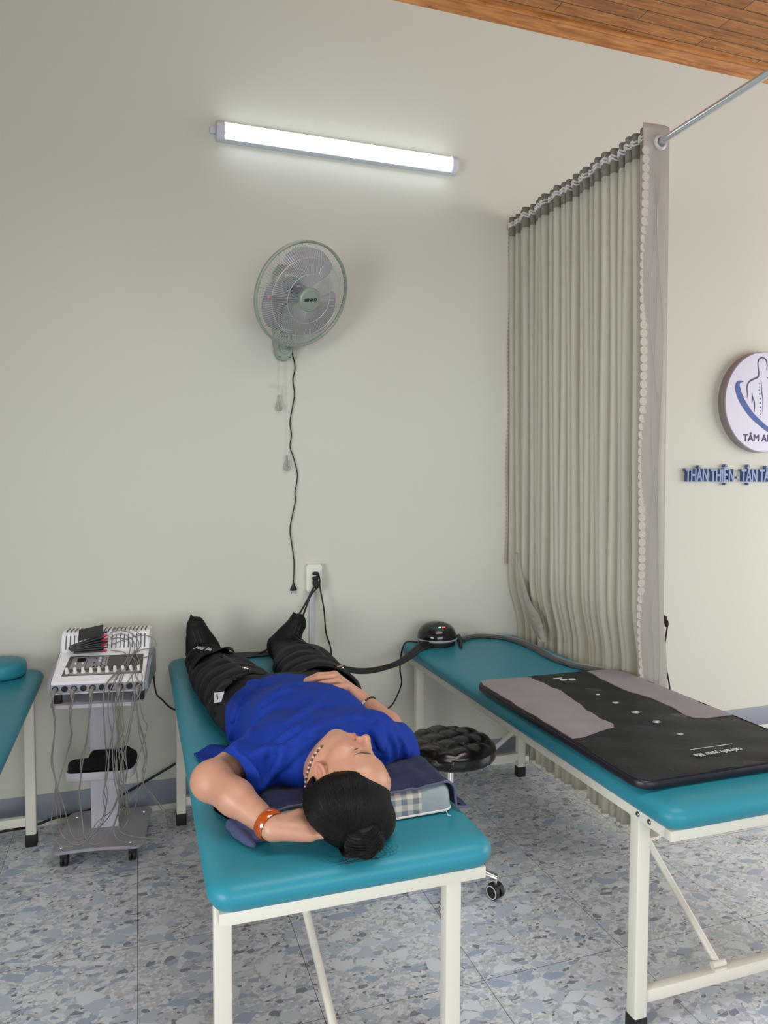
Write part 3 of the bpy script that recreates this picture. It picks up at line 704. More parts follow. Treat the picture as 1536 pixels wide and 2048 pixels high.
def cpath(z, off=0):
    tz = (2.8-z)/2.73                                   # 0 top .. 1 bottom
    raw = []
    for k, (yk, amp, sh, sh2, dy) in enumerate(tips):
        kn = k/(NP-1); lean = tz*(.03+.050*kn); xc = 1.845+lean
        y = yk+sh*tz*1.4+.045*tz*kn+.006*math.sin(3*z+k*1.7); a = amp*(1-.12*tz)
        w_ = .033+dy*.35; xl = xc-a+sh2*tz
        raw += [(xl+.018, y+w_*.50), (xl, y+w_*.14), (xl+.007, y-w_*.38), (xc+a*.8, y-w_*.56)]
    kn = 1; xc = 1.845+tz*.080; yE = -1.062+.055*tz
    raw += [(xc+.056, yE+.040), (xc+.067, yE+.020), (xc+.063, yE+.008), (xc+.050, yE-.003), (xc+.020, yE-.012), (xc-.035, yE-.009), (xc-.068, yE-.006+.004*math.sin(9*z))]
    P = smoothpath([(x, y, z) for x, y in raw], 5)
    xm = 1.864
    out = []
    for p in P:
        x = p.x
        if z < .98:
            w = min(1, (.98-z)/.26); kn_ = min(1, -p.y/1.05); x += max(0, xm-(1.845+tz*(.03+.050*kn_)-.064))*w*w*(3-2*w)*(1 if p.y > -1.0 else max(0, 1-(-1.0-p.y)/.05))
        out.append(Vector((x, p.y, z)))
    return out
def sheet(name, zs, m, parent, th=.0012, sl=slice(None), dx=0, smooth=True):
    rows = [cpath(z)[sl] for z in zs]; bm = bmesh.new()
    V = [[bm.verts.new(p+Vector((dx, 0, 0))) for p in r] for r in rows]
    for i in range(len(V)-1):
        for j in range(len(V[0])-1): bm.faces.new((V[i][j], V[i][j+1], V[i+1][j+1], V[i+1][j]))
    bmesh.ops.solidify(bm, geom=bm.faces[:], thickness=th); return bmobj(name, bm, m, parent, smooth)
t = thing('curtain', 'pleated grey beige privacy curtain hanging on a rod between the bed and the sign', 'curtain', (1.86, -.5, .07))
nend = 5*6+1
zsb = [.068]+list(np.linspace(.1, 2.70, 36))
sheet('lining', zsb, M_curt, t, sl=slice(0, -nend+4))
pan = sheet('end_panel', zsb+[2.74, 2.78, 2.80], M_satin, t, sl=slice(-nend, None))
sheet('header_band', list(np.linspace(2.70, 2.795, 5)), M_head, t, sl=slice(0, -nend+4))
# gather tape: short tufts on the header folds
bm = bmesh.new()
for j, z in enumerate((2.752, 2.764)):
    P = cpath(z)[:NP*20-4]
    tube(bm, [p+Vector((-.003, 0, .004*math.sin(i*1.3))) for i, p in enumerate(P)], .0042, 5, flat=1.3)
bmobj('gather_tape', bm, M_tape, t)
# hem scallops below the curtain
bm = bmesh.new(); P = cpath(.068)
for i in range(0, len(P)-3, 3):
    d = (P[i+3]-P[i]); L = d.length
    if L < .004: continue
    d.normalize(); n = Vector((d.y, -d.x, 0))
    Mh = Matrix((d, Vector((0, 0, 1)), n)).transposed().to_4x4(); Mh.translation = P[i]+d*L/2
    prism(bm, [(L*.52*math.cos(a), .012*math.sin(a)) for a in np.linspace(PI, 2*PI, 7)], -.0007, .0007, Mh)
bmobj('scalloped_hem', bm, M_curt, t, False)
# lace edge on the end panel
bm = bmesh.new(); z = .085
while z < 2.70:
    p = cpath(z)[-1]
    Ml = Matrix(((1, 0, 0, p.x+.011), (0, 0, -1, p.y-.0012), (0, 1, 0, z), (0, 0, 0, 1)))
    lathe(bm, [(.0170, 0), (.0170, .0008), (.0155, .0016), (.0138, .0008), (.0085, .0008), (.007, .0015), (.005, .0008), (0, .0008)], Ml.translation, 14, Ml.to_3x3())
    z += .0315
bmobj('lace_trim', bm, M_lace, t, 40)
for i_, (ph, am, x_) in enumerate(((0, .030, .062), (1.9, .026, .085), (3.6, .024, .058))):
    bm = bmesh.new(); pts = []
    for z in np.linspace(.2, 2.62, 90):
        q0 = cpath(z); e_ = q0[-1]; pts.append(Vector((e_.x+x_+am*math.sin(z*6.3+ph)*(.6+.4*math.sin(z*2.1+ph)), min(p_.y for p_ in q0[-22:])-.0008, z)))
    tube(bm, pts, .0008, 4); bmobj('embroidered_line', bm, M_lace, t, 60)
bm = bmesh.new(); gy = cpath(2.73)[-8].y
lathe(bm, [(.0165, -.004), (.0165, .006), (.019, .0085), (.026, .007), (.029, .002), (.029, -.001), (.0165, -.004)], (1.852, cpath(2.737)[-12].y-.001, 2.735), 36, XZ.to_3x3()); bmobj('grommet', bm, mat('grommet_plastic', (.42, .40, .38, 1), .3), t, 50)
# edge against the wall and turned-over corner
bm = bmesh.new(); rows = []
for z in np.linspace(1.05, 2.795, 40):
    w = .004*math.sin(z*11)
    rows.append([(1.806+w, -.012, z), (1.814+w, -.018, z), (1.824, -.026, z)])
V = [[bm.verts.new(p) for p in r] for r in rows]
for i in range(39):
    for j in range(2): bm.faces.new((V[i][j], V[i][j+1], V[i+1][j+1], V[i+1][j]))
bmesh.ops.solidify(bm, geom=bm.faces[:], thickness=.0015)
z = 1.06
while z < 2.78:
    w = .004*math.sin(z*11); lathe(bm, [(.010, 0), (.010, .0015), (0, .0020)], (1.806+w, -.012, z), 10, XZ.to_3x3()); z += .021
bmobj('wall_side_edge', bm, M_lace, t, 40)
bm = bmesh.new(); Lp = [(1034, 1105), (1040, 1160), (1048, 1205), (1060, 1245), (1074, 1272), (1088, 1286)]; Rp = [(1036, 1105), (1050, 1170), (1064, 1208), (1079, 1232), (1086, 1255), (1090, 1284)]
def onx(u, v, x):
    d = RM@np.array([u-768, -(v-1024), -f_px]); k = x/d[0]; return Vector((x, d[1]*k-3.383, 1.5+d[2]*k))
La = smoothpath([onx(*p, 1.800) for p in Lp], 5); Ra = smoothpath([onx(*p, 1.806) for p in Rp], 5); V = []
for a, b in zip(La, Ra): V.append([bm.verts.new(a.lerp(b, s)+Vector((-.012*math.sin(PI*s), 0, 0))) for s in (0, .2, .4, .6, .8, 1)])
for i in range(len(V)-1):
    for j in range(5): bm.faces.new((V[i][j], V[i][j+1], V[i+1][j+1], V[i+1][j]))
bmesh.ops.solidify(bm, geom=bm.faces[:], thickness=.001); bmobj('turned_edge', bm, M_satin, t)

# ================================================================== STOOL
sx, sy = 1.069, -.977
t = thing('swivel_stool', 'round black tufted leather stool on a chrome post with castors', 'stool', (sx, sy, 0))
bm = bmesh.new(); NR, NA, RS = 30, 96, .160
def tuft(x, y):
    u = (x+y)/.112; v = (x-y)/.112
    h = (abs(math.sin(PI*u))*abs(math.sin(PI*v)))**.38
    return h
ring0 = None; rows = []
for i in range(NR+1):
    q = RS*i/NR; row = []
    for k in range(NA if i else 1):
        a = 2*PI*k/NA; x, y = q*math.cos(a), q*math.sin(a)
        ca, sa = math.cos(.5), math.sin(.5); xr, yr = x*ca-y*sa, x*sa+y*ca
        fall = min(1, max(0, (RS-q)/.02)); z = .536+.012*(1-(q/RS)**2)+.016*tuft(xr, yr)*(.35+.65*fall)-.012*(1-fall)**2
        row.append(bm.verts.new((sx+x, sy+y, z)))
    rows.append(row)
for q, z in ((RS+.004, .527), (RS+.006, .514), (RS+.005, .500), (RS+.001, .493), (RS-.006, .490)):
    rows.append([bm.verts.new((sx+(q+(.0015*math.sin(24*2*PI*k/NA) if z < .495 else 0))*math.cos(2*PI*k/NA), sy+(q)*math.sin(2*PI*k/NA), z-(.003*abs(math.sin(12*2*PI*k/NA)) if z < .495 else 0))) for k in range(NA)])
for a, b in zip(rows, rows[1:]):
    for k in range(NA):
        if len(a) == 1: bm.faces.new((a[0], b[k], b[(k+1) % NA]))
        else: bm.faces.new((a[k], b[k], b[(k+1) % NA], a[(k+1) % NA]))
bm.faces.new(rows[-1]); st = bmobj('seat_cushion', bm, M_leather, t, 60)
bm = bmesh.new(); cyl(bm, (sx, sy, .486), (sx, sy, .490), .12, 40); bmobj('seat_plate', bm, M_rub, t, 40)
bm = bmesh.new(); lathe(bm, [(0, .489), (.014, .489), (.014, .27), (.019, .27), (.019, .10), (.030, .10), (.034, .075), (0, .075)], (sx, sy, 0), 32); bmobj('post', bm, M_chrome, t, 40)
a0 = math.atan2(-1.11-sy, 1.213-sx)
for k in range(5):
    a = a0+2*PI*k/5; d = Vector((math.cos(a), math.sin(a), 0)); s = Vector((-d.y, d.x, 0)); c = Vector((sx, sy, 0))
    bm = bmesh.new(); tube(bm, smoothpath([c+Vector((0, 0, .088))+d*.02, c+d*.10+Vector((0, 0, .088)), c+d*.18+Vector((0, 0, .074))], 5), [.014]*5+[.013]*3+[.011]*3, 12)
    arm = bmobj('base_arm', bm, M_chrome, t, 50)
    w = c+d*.174
    bm = bmesh.new(); cyl(bm, w+Vector((0, 0, .05)), w+Vector((0, 0, .078)), .007, 12); bmobj('castor_stem', bm, M_chrome, arm, 50)
    cd = (d*.35+s*.94).normalized() if k else Vector((.35, -.94, 0)); cs = Vector((-cd.y, cd.x, 0))
    bm = bmesh.new()
    for q in (-1, 1): cyl(bm, w+cs*q*.005+Vector((0, 0, .026)), w+cs*q*.021+Vector((0, 0, .026)), .026, 28)
    orient_box(bm, w+Vector((0, 0, .038)), cd, cs, Vector((0, 0, 1)), .040, .043, .026, .006)
    cw = bmobj('castor', bm, M_rub, arm, 50)
    for q in (-1, 1):
        bm = bmesh.new(); Mw = Matrix((cd, Vector((0, 0, 1)), cs*q)).transposed(); lathe(bm, [(.020, .0), (.020, .0012), (.0235, .0012), (.0235, 0)], w+cs*q*.021+Vector((0, 0, .026)), 28, Mw)
        bmobj('wheel_ring', bm, M_white, arm, 50)

# ================================================================== MACHINE CART
CO = Vector((-.135, -.276, 0)); ca = math.radians(-7.8)
cxv = Vector((math.cos(ca), math.sin(ca), 0)); cyv = Vector((-math.sin(ca), math.cos(ca), 0))
CM = Matrix((cxv, cyv, Vector((0, 0, 1)))).transposed().to_4x4(); CM.translation = CO
def cw_(x, y, z): return CM@Vector((x, y, z))
def cart_obj(name, bm, m, parent, sm=35):
    bmesh.ops.transform(bm, matrix=CM, verts=bm.verts[:]); return bmobj(name, bm, m, parent, sm)
def onl(u, v, ly):
    """where the view ray of a pixel meets the cart's plane y=ly; returns cart coordinates"""
    d = Vector(RM@np.array([u-768, -(v-1024), -f_px])); n = cyv; p0 = cw_(0, ly, 0); k = (p0-CAMP).dot(n)/d.dot(n)
    w = CAMP+d*k-CO; return Vector((w.dot(cxv), ly, w.z))
t = thing('machine_cart', 'pale lilac rolling cart carrying the white therapy machine', 'cart', CO)
bm = bmesh.new()
# densify the front edge so that it can curve
fr = [(x, -.1725+.014*(1-(x/.137)**2)) for x in np.linspace(-.135, .135, 11)][1:-1]
poly = [p for p in rrect(0, 0, .330, .345, .028, 8)]
k = 27  # start of last corner arc (bottom right)
poly = poly[:k]+fr+poly[k:]
prism(bm, poly, .064, .076, bev=.003); cart_obj('base_plate', bm, [M_plate], t)
for x in (-.125, .125):
    for y in (-.125, .14):
        bm = bmesh.new(); cyl(bm, (x-.012, y, .024), (x-.003, y, .024), .024, 24); cyl(bm, (x+.003, y, .024), (x+.012, y, .024), .024, 24); box(bm, x-.014, x+.014, y-.018, y+.014, .026, .052, .004); cyl(bm, (x, y, .05), (x, y, .064), .008, 12)
        cart_obj('castor', bm, M_rub, t, 50)
for x, y in ((-.135, -.135), (.118, -.135), (-.130, .120), (.135, .125)):
    bm = bmesh.new(); lathe(bm, [(.0075, .076), (.007, .079), (.004, .081), (0, .081)], (x, y, 0), 16); cart_obj('bolt', bm, M_chrome, t, 50)
bm = bmesh.new(); box(bm, -.053, .053, .004, .050, .076, .618, .004); cart_obj('column', bm, M_cart, t)
bm = bmesh.new(); prism(bm, rrect(0, -.010, .335, .285, .03, 6), .618, .632, bev=.003); cart_obj('top_shelf', bm, M_cart, t)
bm = bmesh.new(); loftrr(bm, -.128, .128, -.115, .045, .035, [(.004, .318), (.0, .322), (0, .350), (.003, .352), (.006, .350), (.006, .330), (.02, .327)], 6); cart_obj('tray', bm, M_cart, t, 50)
# black cloth heap in the tray
Fd = Field(axis(-.35, .06, .006), axis(-.46, -.18, .006), axis(.31, .46, .005))
for x0, y0, z0, x1, y1, z1, r in ((-.105, -.03, .352, .105, -.035, .362, .024), (-.08, -.06, .358, .10, -.065, .365, .026), (-.03, 0, .375, .11, -.03, .380, .024), (.03, -.05, .385, .09, -.03, .402, .017), (.08, -.07, .365, .12, -.08, .372, .016), (-.108, -.05, .35, -.09, -.09, .348, .014)):
    Fd.cap(cw_(x0, y0, z0), cw_(x1, y1, z1), r, k=.015)
o = Fd.mesh('folded_cloth', M_dark); rebase(o, cw_(0, -.03, .33)); tag(o, 'black cloth bundle lying in the small tray of the cart', 'cloth')
# the machine
t = thing('therapy_machine', 'white electrotherapy machine with dials and grey lead cables on the cart', 'machine', cw_(0, 0, .632))
MX0, MX1 = -.172, .192
side = [(-.149, .672), (-.1495, .716), (-.143, .7225), (.004, .792), (.012, .800), (.030, .855), (.040, .868), (.052, .872), (.118, .872), (.13, .86), (.13, .672)]
YZl = Matrix(((0, 0, 1, 0), (1, 0, 0, 0), (0, 1, 0, 0), (0, 0, 0, 1)))
bm = bmesh.new(); prism(bm, side, MX0+.014, MX1-.014, YZl, bev=.003); cart_obj('body', bm, M_mwhite, t)
side2 = [(-.146, .674), (-.146, .712), (-.02, .772), (.02, .790), (.09, .790), (.125, .77), (.125, .674)]
for x0, x1 in ((MX0, MX0+.015), (MX1-.015, MX1)):
    bm = bmesh.new(); prism(bm, side2, x0, x1, YZl, bev=.004); cart_obj('side_cheek', bm, M_mgrey, t)
for x in (-.14, .16):
    for y in (-.12, .09):
        bm = bmesh.new(); box(bm, x-.014, x+.014, y-.012, y+.012, .632, .674, .003); cart_obj('foot', bm, M_rub, t)
sl0 = Vector((0, -.143, .7225)); sl1 = Vector((0, .004, .792)); sd = (sl1-sl0).normalized(); sn = Vector((0, -sd.z, sd.y)); SLn = (sl1-sl0).length
PM = Matrix((Vector((1, 0, 0)), sd, sn)).transposed().to_4x4(); PM.translation = sl0
bm = bmesh.new()
prism(bm, [(-.127, .026), (.167, .026), (.160, .142), (-.117, .142)], -.001, .0012, PM); cart_obj('control_panel', bm, M_panel, t)
bm = bmesh.new(); prism(bm, [(-.108, .064), (.030, .064), (.030, .136), (-.102, .136)], .001, .0018, PM)
prism(bm, [(-.10, .030), (.152, .030), (.152, .044), (-.10, .044)], .001, .0016, PM); cart_obj('panel_field', bm, M_panel2, t)
bm = bmesh.new()
prism(bm, [(-.086, .108), (-.054, .108), (-.054, .128), (-.084, .128)], .0018, .0028, PM)
for x, y in ((-.030, .075), (-.018, .075), (-.006, .075), (.006, .075), (-.02, .098), (-.014, .122), (.022, .075), (.022, .10), (.022, .112), (.022, .124)):
    prism(bm, [(x-.003, y-.002), (x+.003, y-.002), (x+.003, y+.002), (x-.003, y+.002)], .0018, .003, PM)
for x in (-.049, .0075): prism(bm, [(x-.0006, .064), (x+.0006, .064), (x+.0006, .136), (x-.0006, .136)], .0018, .0022, PM)
cart_obj('display', bm, M_ink, t, False)
for x, y in ((-.088, .096), (-.062, .096), (-.002, .108), (0, .124)):
    bm = bmesh.new(); lathe(bm, [(.0045, .0015), (.004, .006), (0, .0065)], PM@Vector((x, y, 0)), 14, PM.to_3x3()); cart_obj('button', bm, M_knobw, t, 50)
for k in range(10):
    x = -.110+k*.0292; bm = bmesh.new(); lathe(bm, [(.0085, .001), (.0085, .004), (.0065, .006), (.0060, .021), (.0048, .023), (0, .023)], PM@Vector((x, .045, 0)), 18, PM.to_3x3())
    cart_obj('dial', bm, M_knobw, t, 50)
bm = bmesh.new(); prism(bm, rrect(.008, .693, .334, .032, .004), .149, .1508, XZ); cart_obj('jack_panel', bm, M_mgrey, t)
JX = [-.142+k*.0333 for k in range(10)]
bm = bmesh.new()
for k, x in enumerate(JX): lathe(bm, [(.0115, .1505), (.0115, .1535), (.009, .1535), (.009, .1515), (0, .1515)], (x, 0, .694), 24, XZ.to_3x3())
cart_obj('jack_socket', bm, M_ink, t, 50)
bm = bmesh.new()   # vent slots of the rear hump
for k in range(20):
    x = -.140+k*.0158
    for (y0, z0), (y1, z1) in (((.0135, .806), (.0315, .857)), ((.0395, .8695), (.052, .8735)), ((.052, .8735), (.10, .8735))):
        d = Vector((0, y1-y0, z1-z0)).normalized(); nn = Vector((0, -d.z, d.y)); L = math.hypot(y1-y0, z1-z0)
        Mv = Matrix((Vector((1, 0, 0)), d, nn)).transposed().to_4x4(); Mv.translation = Vector((x, y0, z0)); prism(bm, [(-.0022, 0), (.0022, 0), (.0022, L), (-.0022, L)], -.001, .0008, Mv)
cart_obj('vent_slots', bm, M_vent, t, False)
# lead cables, traced in front of the machine and the cart
PLUGGED = [0, 2, 4, 7, 9]
def lead_pts(pl):
    out = []
    for u, v in pl:
        if v >= 560: ly = -.172-.006*math.sin(v*.01)
        elif v > 340: ly = -.172+(560-v)/220*.165
        else: ly = -.007+(340-v)/200*.06
        if v > 1550: ly = -.172+min(1, (v-1550)/200)*.03
        p = onl(u/4.04, 1220+v/4.04, ly)
        if ly > -.15:                                   # keep above the sloping panel
            zmin = (.7225+(.792-.7225)*(ly+.143)/.147 if ly < .004 else .80+min(1, (ly-.012)/.02)*.072 if ly > .012 else .80)+.006
            tries = 0
            while p.z < zmin and tries < 30:
                ly -= .004; p = onl(u/4.04, 1220+v/4.04, ly); tries += 1
                zmin = (.7225+(.792-.7225)*(ly+.143)/.147 if ly < .004 else .80+min(1, (ly-.012)/.02)*.072 if ly > .012 else .80)+.006
        p.z = max(p.z, .080); out.append(cw_(*p))
    return out
LEADS = [
 [(440, 660), (420, 720), (438, 900), (440, 1000), (420, 1130), (415, 1250), (450, 1400), (430, 1560), (415, 1700), (440, 1850), (520, 1910), (640, 1895), (760, 1800), (835, 1660), (870, 1500), (850, 1380), (860, 1200), (850, 1000), (835, 800), (850, 620), (950, 500), (1040, 380), (1130, 300), (1130, 200), (1050, 150), (960, 140), (910, 165)],
 [(445, 660), (430, 740), (446, 920), (436, 1060), (425, 1200), (440, 1330), (470, 1450), (520, 1600), (560, 1760), (620, 1850), (720, 1800), (800, 1700), (900, 1620), (960, 1480), (1000, 1350), (985, 1150), (960, 980), (930, 820), (945, 640), (1000, 480), (1090, 340), (1120, 260), (1060, 190), (960, 165), (890, 190)],
 [(595, 660), (572, 740), (560, 860), (575, 1000), (540, 1150), (490, 1340), (450, 1480), (455, 1620), (490, 1790), (560, 1880), (680, 1860), (800, 1760), (900, 1640), (955, 1500), (950, 1320), (940, 1150), (975, 960), (955, 800), (960, 640), (1020, 470), (1080, 350), (1080, 260), (1010, 200), (930, 200), (895, 225)],
 [(603, 660), (585, 760), (570, 900), (582, 1030), (530, 1200), (480, 1380), (462, 1500), (490, 1650), (500, 1800), (600, 1895), (730, 1840), (820, 1700), (860, 1560), (840, 1450), (870, 1300), (890, 1100), (920, 900), (905, 720), (925, 600), (1000, 440), (1050, 330), (1040, 250), (960, 225), (895, 235)],
 [(742, 650), (722, 760), (718, 900), (690, 1080), (655, 1200), (655, 1330), (640, 1450), (655, 1600), (680, 1800), (740, 1890), (850, 1850), (930, 1700), (960, 1560), (925, 1380), (910, 1200), (905, 1000), (875, 850), (880, 680), (930, 560), (1010, 430), (1120, 330), (1250, 300), (1240, 230), (1150, 205), (1030, 230), (950, 260), (895, 280)],
 [(748, 650), (735, 780), (712, 950), (700, 1080), (665, 1250), (650, 1400), (640, 1500), (665, 1700), (690, 1870), (780, 1800), (850, 1650), (830, 1500), (860, 1380), (880, 1240), (850, 1080), (840, 900), (832, 720), (855, 600), (960, 480), (1030, 400), (1010, 350), (960, 335), (890, 325)],
 [(965, 640), (945, 720), (935, 880), (950, 1050), (920, 1150), (945, 1300), (990, 1400), (1040, 1500), (1010, 1640), (960, 1740), (990, 1800), (1090, 1830), (1250, 1840), (1350, 1780), (1340, 1660), (1270, 1570), (1190, 1460), (1150, 1360), (1170, 1200), (1130, 1020), (1110, 860), (1090, 700), (1070, 560), (1040, 460), (1030, 400)],
 [(975, 640), (965, 740), (975, 900), (1000, 1060), (960, 1180), (930, 1300), (960, 1440), (1000, 1560), (960, 1640), (920, 1760), (960, 1860), (1100, 1865), (1300, 1860), (1395, 1790), (1390, 1680), (1300, 1580), (1220, 1480), (1160, 1400), (1185, 1220), (1180, 1100), (1140, 980), (1100, 800), (1085, 640), (1130, 450), (1090, 330)],
 [(1105, 630), (1085, 740), (1070, 860), (1040, 1000), (1015, 1150), (1025, 1280), (1010, 1400), (1030, 1560), (1050, 1650), (1000, 1700), (955, 1640), (985, 1500), (1030, 1300), (1000, 1180), (1040, 1040), (1060, 900), (1085, 760), (1140, 640), (1090, 500), (1130, 400), (1200, 370), (1250, 300)],
 [(1118, 630), (1108, 740), (1120, 880), (1160, 1020), (1180, 1160), (1150, 1300), (1150, 1400), (1080, 1500), (1000, 1600), (960, 1680), (985, 1760), (1030, 1700), (1020, 1560), (960, 1420), (975, 1300), (960, 1100), (1000, 960), (985, 800), (1000, 640), (1060, 540), (1100, 460), (1080, 390)],
 [(1125, 640), (1130, 760), (1160, 880), (1190, 940), (1165, 1040), (1130, 1160), (1100, 1260), (1115, 1400), (1100, 1560), (1060, 1640), (1000, 1640), (975, 1540), (1000, 1400), (985, 1260), (1000, 1100), (1040, 940), (1060, 800), (1080, 660), (1150, 560), (1120, 440), (1070, 380)],
]
for pl in LEADS:
    bm = bmesh.new(); tube(bm, smoothpath(lead_pts(pl), 5), .0019, 6); bmobj('lead_cable', bm, M_lead, t, 60)
for k in PLUGGED:
    bm = bmesh.new(); x = JX[k]
    tube(bm, [(x, -.1515, .694), (x, -.166, .692), (x-.002, -.178, .684), (x-.003, -.182, .668)], [.008, .008, .007, .0035], 14); cart_obj('jack_plug', bm, M_lead, t, 50)
cordp = [cw_(.19, .06, .70), ony(312, 1385, -.12), ony(325, 1400, -.06), ony(342, 1416, -.03), ony(370, 1425, -.02)]
bm = bmesh.new(); tube(bm, smoothpath([cw_(.188, .05, .705)]+cordp[1:], 6), .0038, 8); bmobj('mains_cable', bm, M_blk, t, 60)
# rubber electrode pads in a fanned stack
PADS = [((455, 250), (745, 185), .036, .058), ((345, 352), (742, 228), .030, .040), ((335, 362), (745, 268), .022, .036), ((342, 372), (742, 300), .014, .034), ((352, 384), (738, 328), .004, .032), ((368, 397), (736, 362), -.006, .032), ((395, 420), (740, 396), -.018, .034)]
plab = ['topmost dark rubber electrode pad of the fanned stack on the machine', 'second from top dark rubber electrode pad on the machine', 'third from top dark rubber electrode pad on the machine', 'fourth from top dark rubber electrode pad on the machine', 'fifth from top dark rubber electrode pad on the machine', 'second from bottom dark rubber electrode pad on the machine', 'bottom dark rubber electrode pad of the stack, nearest the control panel']
for (a, b, ly, dp), lab in zip(PADS, plab):
    A = cw_(*onl(80+a[0]/5.908, 1235+a[1]/5.908, ly-.03)); B = cw_(*onl(80+b[0]/5.908, 1235+b[1]/5.908, ly-.03))
    e = thing('electrode_pad', lab, 'electrode pad', (A+B)/2, 'electrode pads stacked on the machine')
    ax = (B-A).normalized(); yt = cyv+Vector((0, 0, .75 if a[0] == 455 else .08)); ayv = (yt-ax*ax.dot(yt)).normalized(); az = ax.cross(ayv)
    bm = bmesh.new(); orient_box(bm, (A+B)/2+ayv*dp/2*.6, ax, ayv, az, (B-A).length, dp, .0045, .0018); bmobj('pad', bm, M_pad, e)
    i = PADS.index((a, b, ly, dp)); red = i not in (0, 3, 5)
    bm = bmesh.new(); tube(bm, [B-ax*.004, B+ax*.010+Vector((0, 0, .001)), B+ax*.017+Vector((0, 0, .002))], [.0045, .0045, .0028], 10); bmobj('connector', bm, M_red if red else M_rub, e, 50)

# ================================================================== PUMP UNIT, HOSES
pc_ = Vector((1.362, -.150, .6925))
t = thing('compression_pump', 'glossy black dome shaped pump unit with lit display on the right bed', 'pump', pc_)
bm = bmesh.new(); lathe(bm, [(0, .0), (.082, .0), (.086, .004), (.087, .022), (.084, .024)], pc_, 64); bmobj('base', bm, M_rub, t, 40)
bm = bmesh.new(); lathe(bm, [(.086, .022), (.096, .026), (.0985, .031), (.096, .036), (.090, .037)], pc_, 64); bmobj('silver_band', bm, M_pgrey, t, 50)
bm = bmesh.new(); lathe(bm, [(.0955, .035)]+[(.0955*math.cos(a)**.80, .037+.074*math.sin(a)) for a in np.linspace(.05, PI/2-.001, 18)]+[(0, .111)], pc_, 64); dome = bmobj('dome', bm, M_pump, t, 60)
bpy.context.view_layer.update()
ok, hd_, dn, _i = dome.ray_cast(Vector((-.004, -.40, .47))+Vector((0, 0, .02)), Vector((0, .66, -.75)).normalized())
dc = hd_+world_of(dome).translation; dn = Vector(dn); dx = Vector((1, 0, 0)); dx = (dx-dn*dx.dot(dn)).normalized(); dy = dn.cross(dx)
DM = Matrix((dx, dy, dn)).transposed().to_4x4(); DM.translation = dc
fz = lambda x, y: .0012-(x*x)/(2*.100)-(y*y)/(2*.125)
bm = bmesh.new(); rows = []
for i in range(9):
    rr = i/8; rows.append([bm.verts.new(DM@Vector((.056*rr*math.cos(a), .034*rr*math.sin(a), fz(.056*rr*math.cos(a), .034*rr*math.sin(a))-(.003 if i == 8 else 0)))) for a in np.linspace(0, 2*PI, 40, endpoint=False)] if i else [bm.verts.new(DM@Vector((0, 0, .0012)))])
for a, b in zip(rows, rows[1:]):
    for k in range(40):
        if len(a) == 1: bm.faces.new((a[0], b[k], b[(k+1) % 40]))
        else: bm.faces.new((a[k], b[k], b[(k+1) % 40], a[(k+1) % 40]))
fp = bmobj('control_face', bm, mat('dark_control_face', (.02, .022, .022, 1), .25), t)
for k in range(12):
    a = 2*PI*k/12; x, y = .043*math.cos(a), .004+.024*math.sin(a); z_ = fz(x, y)
    bm = bmesh.new(); prism(bm, [(x+.0045*math.cos(b), y+.0030*math.sin(b)) for b in np.linspace(0, 2*PI, 12, endpoint=False)], z_-.002, z_+.0012, DM)
    bmobj('button', bm, mat('grey_button', (.06, .06, .062, 1), .4), fp, False)
TM = DM.copy(); TM.translation = DM@Vector((-.009, -.014, .0016)); text('display', '88', .0105, TM, M_ledg, fp, .0003, xs=1.2)
TM = DM.copy(); TM.translation = DM@Vector((.010, -.014, .0016)); text('display', '88:8', .0095, TM, M_ledr, fp, .0003)
# flat bundle of six hoses crossing to the boots
t = thing('hose_bundle', 'flat bundle of black air hoses sagging between the two beds', 'hoses', (1.28, -.2, .70))
main = [((1.345, -.210, .706), (1, 0, 0)), ((1.300, -.222, .708), (.5, .3, .3)), ((1.245, -.232, .706), (.3, .2, .9)), ((1.205, -.235, .680), (.2, .1, 1)), ((1.120, -.245, .640), (0, .1, 1)), ((1.0, -.255, .622), (0, .1, 1)), ((.90, -.255, .632), (0, .2, 1)), ((.80, -.250, .672), (0, .5, .8)), ((.745, -.205, .705), (0, .9, .4)), ((.70, -.165, .712), (0, 1, .1)), ((.56, -.125, .702), (0, 1, 0)), ((.45, -.125, .702), (0, 1, .12)), ((.36, -.12, .702), (0, 1, .1)), ((.28, -.125, .702), (0, 1, 0))]
for k in range(6):
    q = (k-2.5)*.0085; pts = [Vector(p)+Vector(d).normalized()*q*(1.25 if i > 8 else (.45 if 3 < i < 8 else 1)) for i, (p, d) in enumerate(main)]
    pts = [Vector((p.x, p.y, max(p.z, .6995 if p.x < .75 or p.x > 1.25 else 0))) for p in pts]
    tubeo('hose', pts, .0042, M_hose, t, 8, 6)
t = thing('wrapped_hoses', 'black hoses in clear plastic film lying from the pump towards the mat', 'hoses', (1.6, -.35, .70))
base = [onz(u, v, .714) for u, v in ((918, 1276), (945, 1268), (985, 1268), (1030, 1276), (1068, 1291), (1105, 1311), (1150, 1326), (1195, 1334), (1225, 1338))]
base = [Vector((min(p.x, 1.832), p.y, p.z)) for p in base]
bs = smoothpath(base, 4)
for k in range(6):
    pts = []
    for i, p in enumerate(bs):
        d = (bs[min(i+1, len(bs)-1)]-bs[max(i-1, 0)]).normalized(); s = Vector((-d.y, d.x, 0)); pts.append(Vector((p.x, p.y, .6975))+s*((k % 3)-1)*.0088+Vector((0, 0, (k//3)*.0086)))
    tubeo('hose', pts, .0044, M_hose, t, 8, 0)
bm = bmesh.new(); rf = random.Random(3); dense = smoothpath(base, 9); rings = []
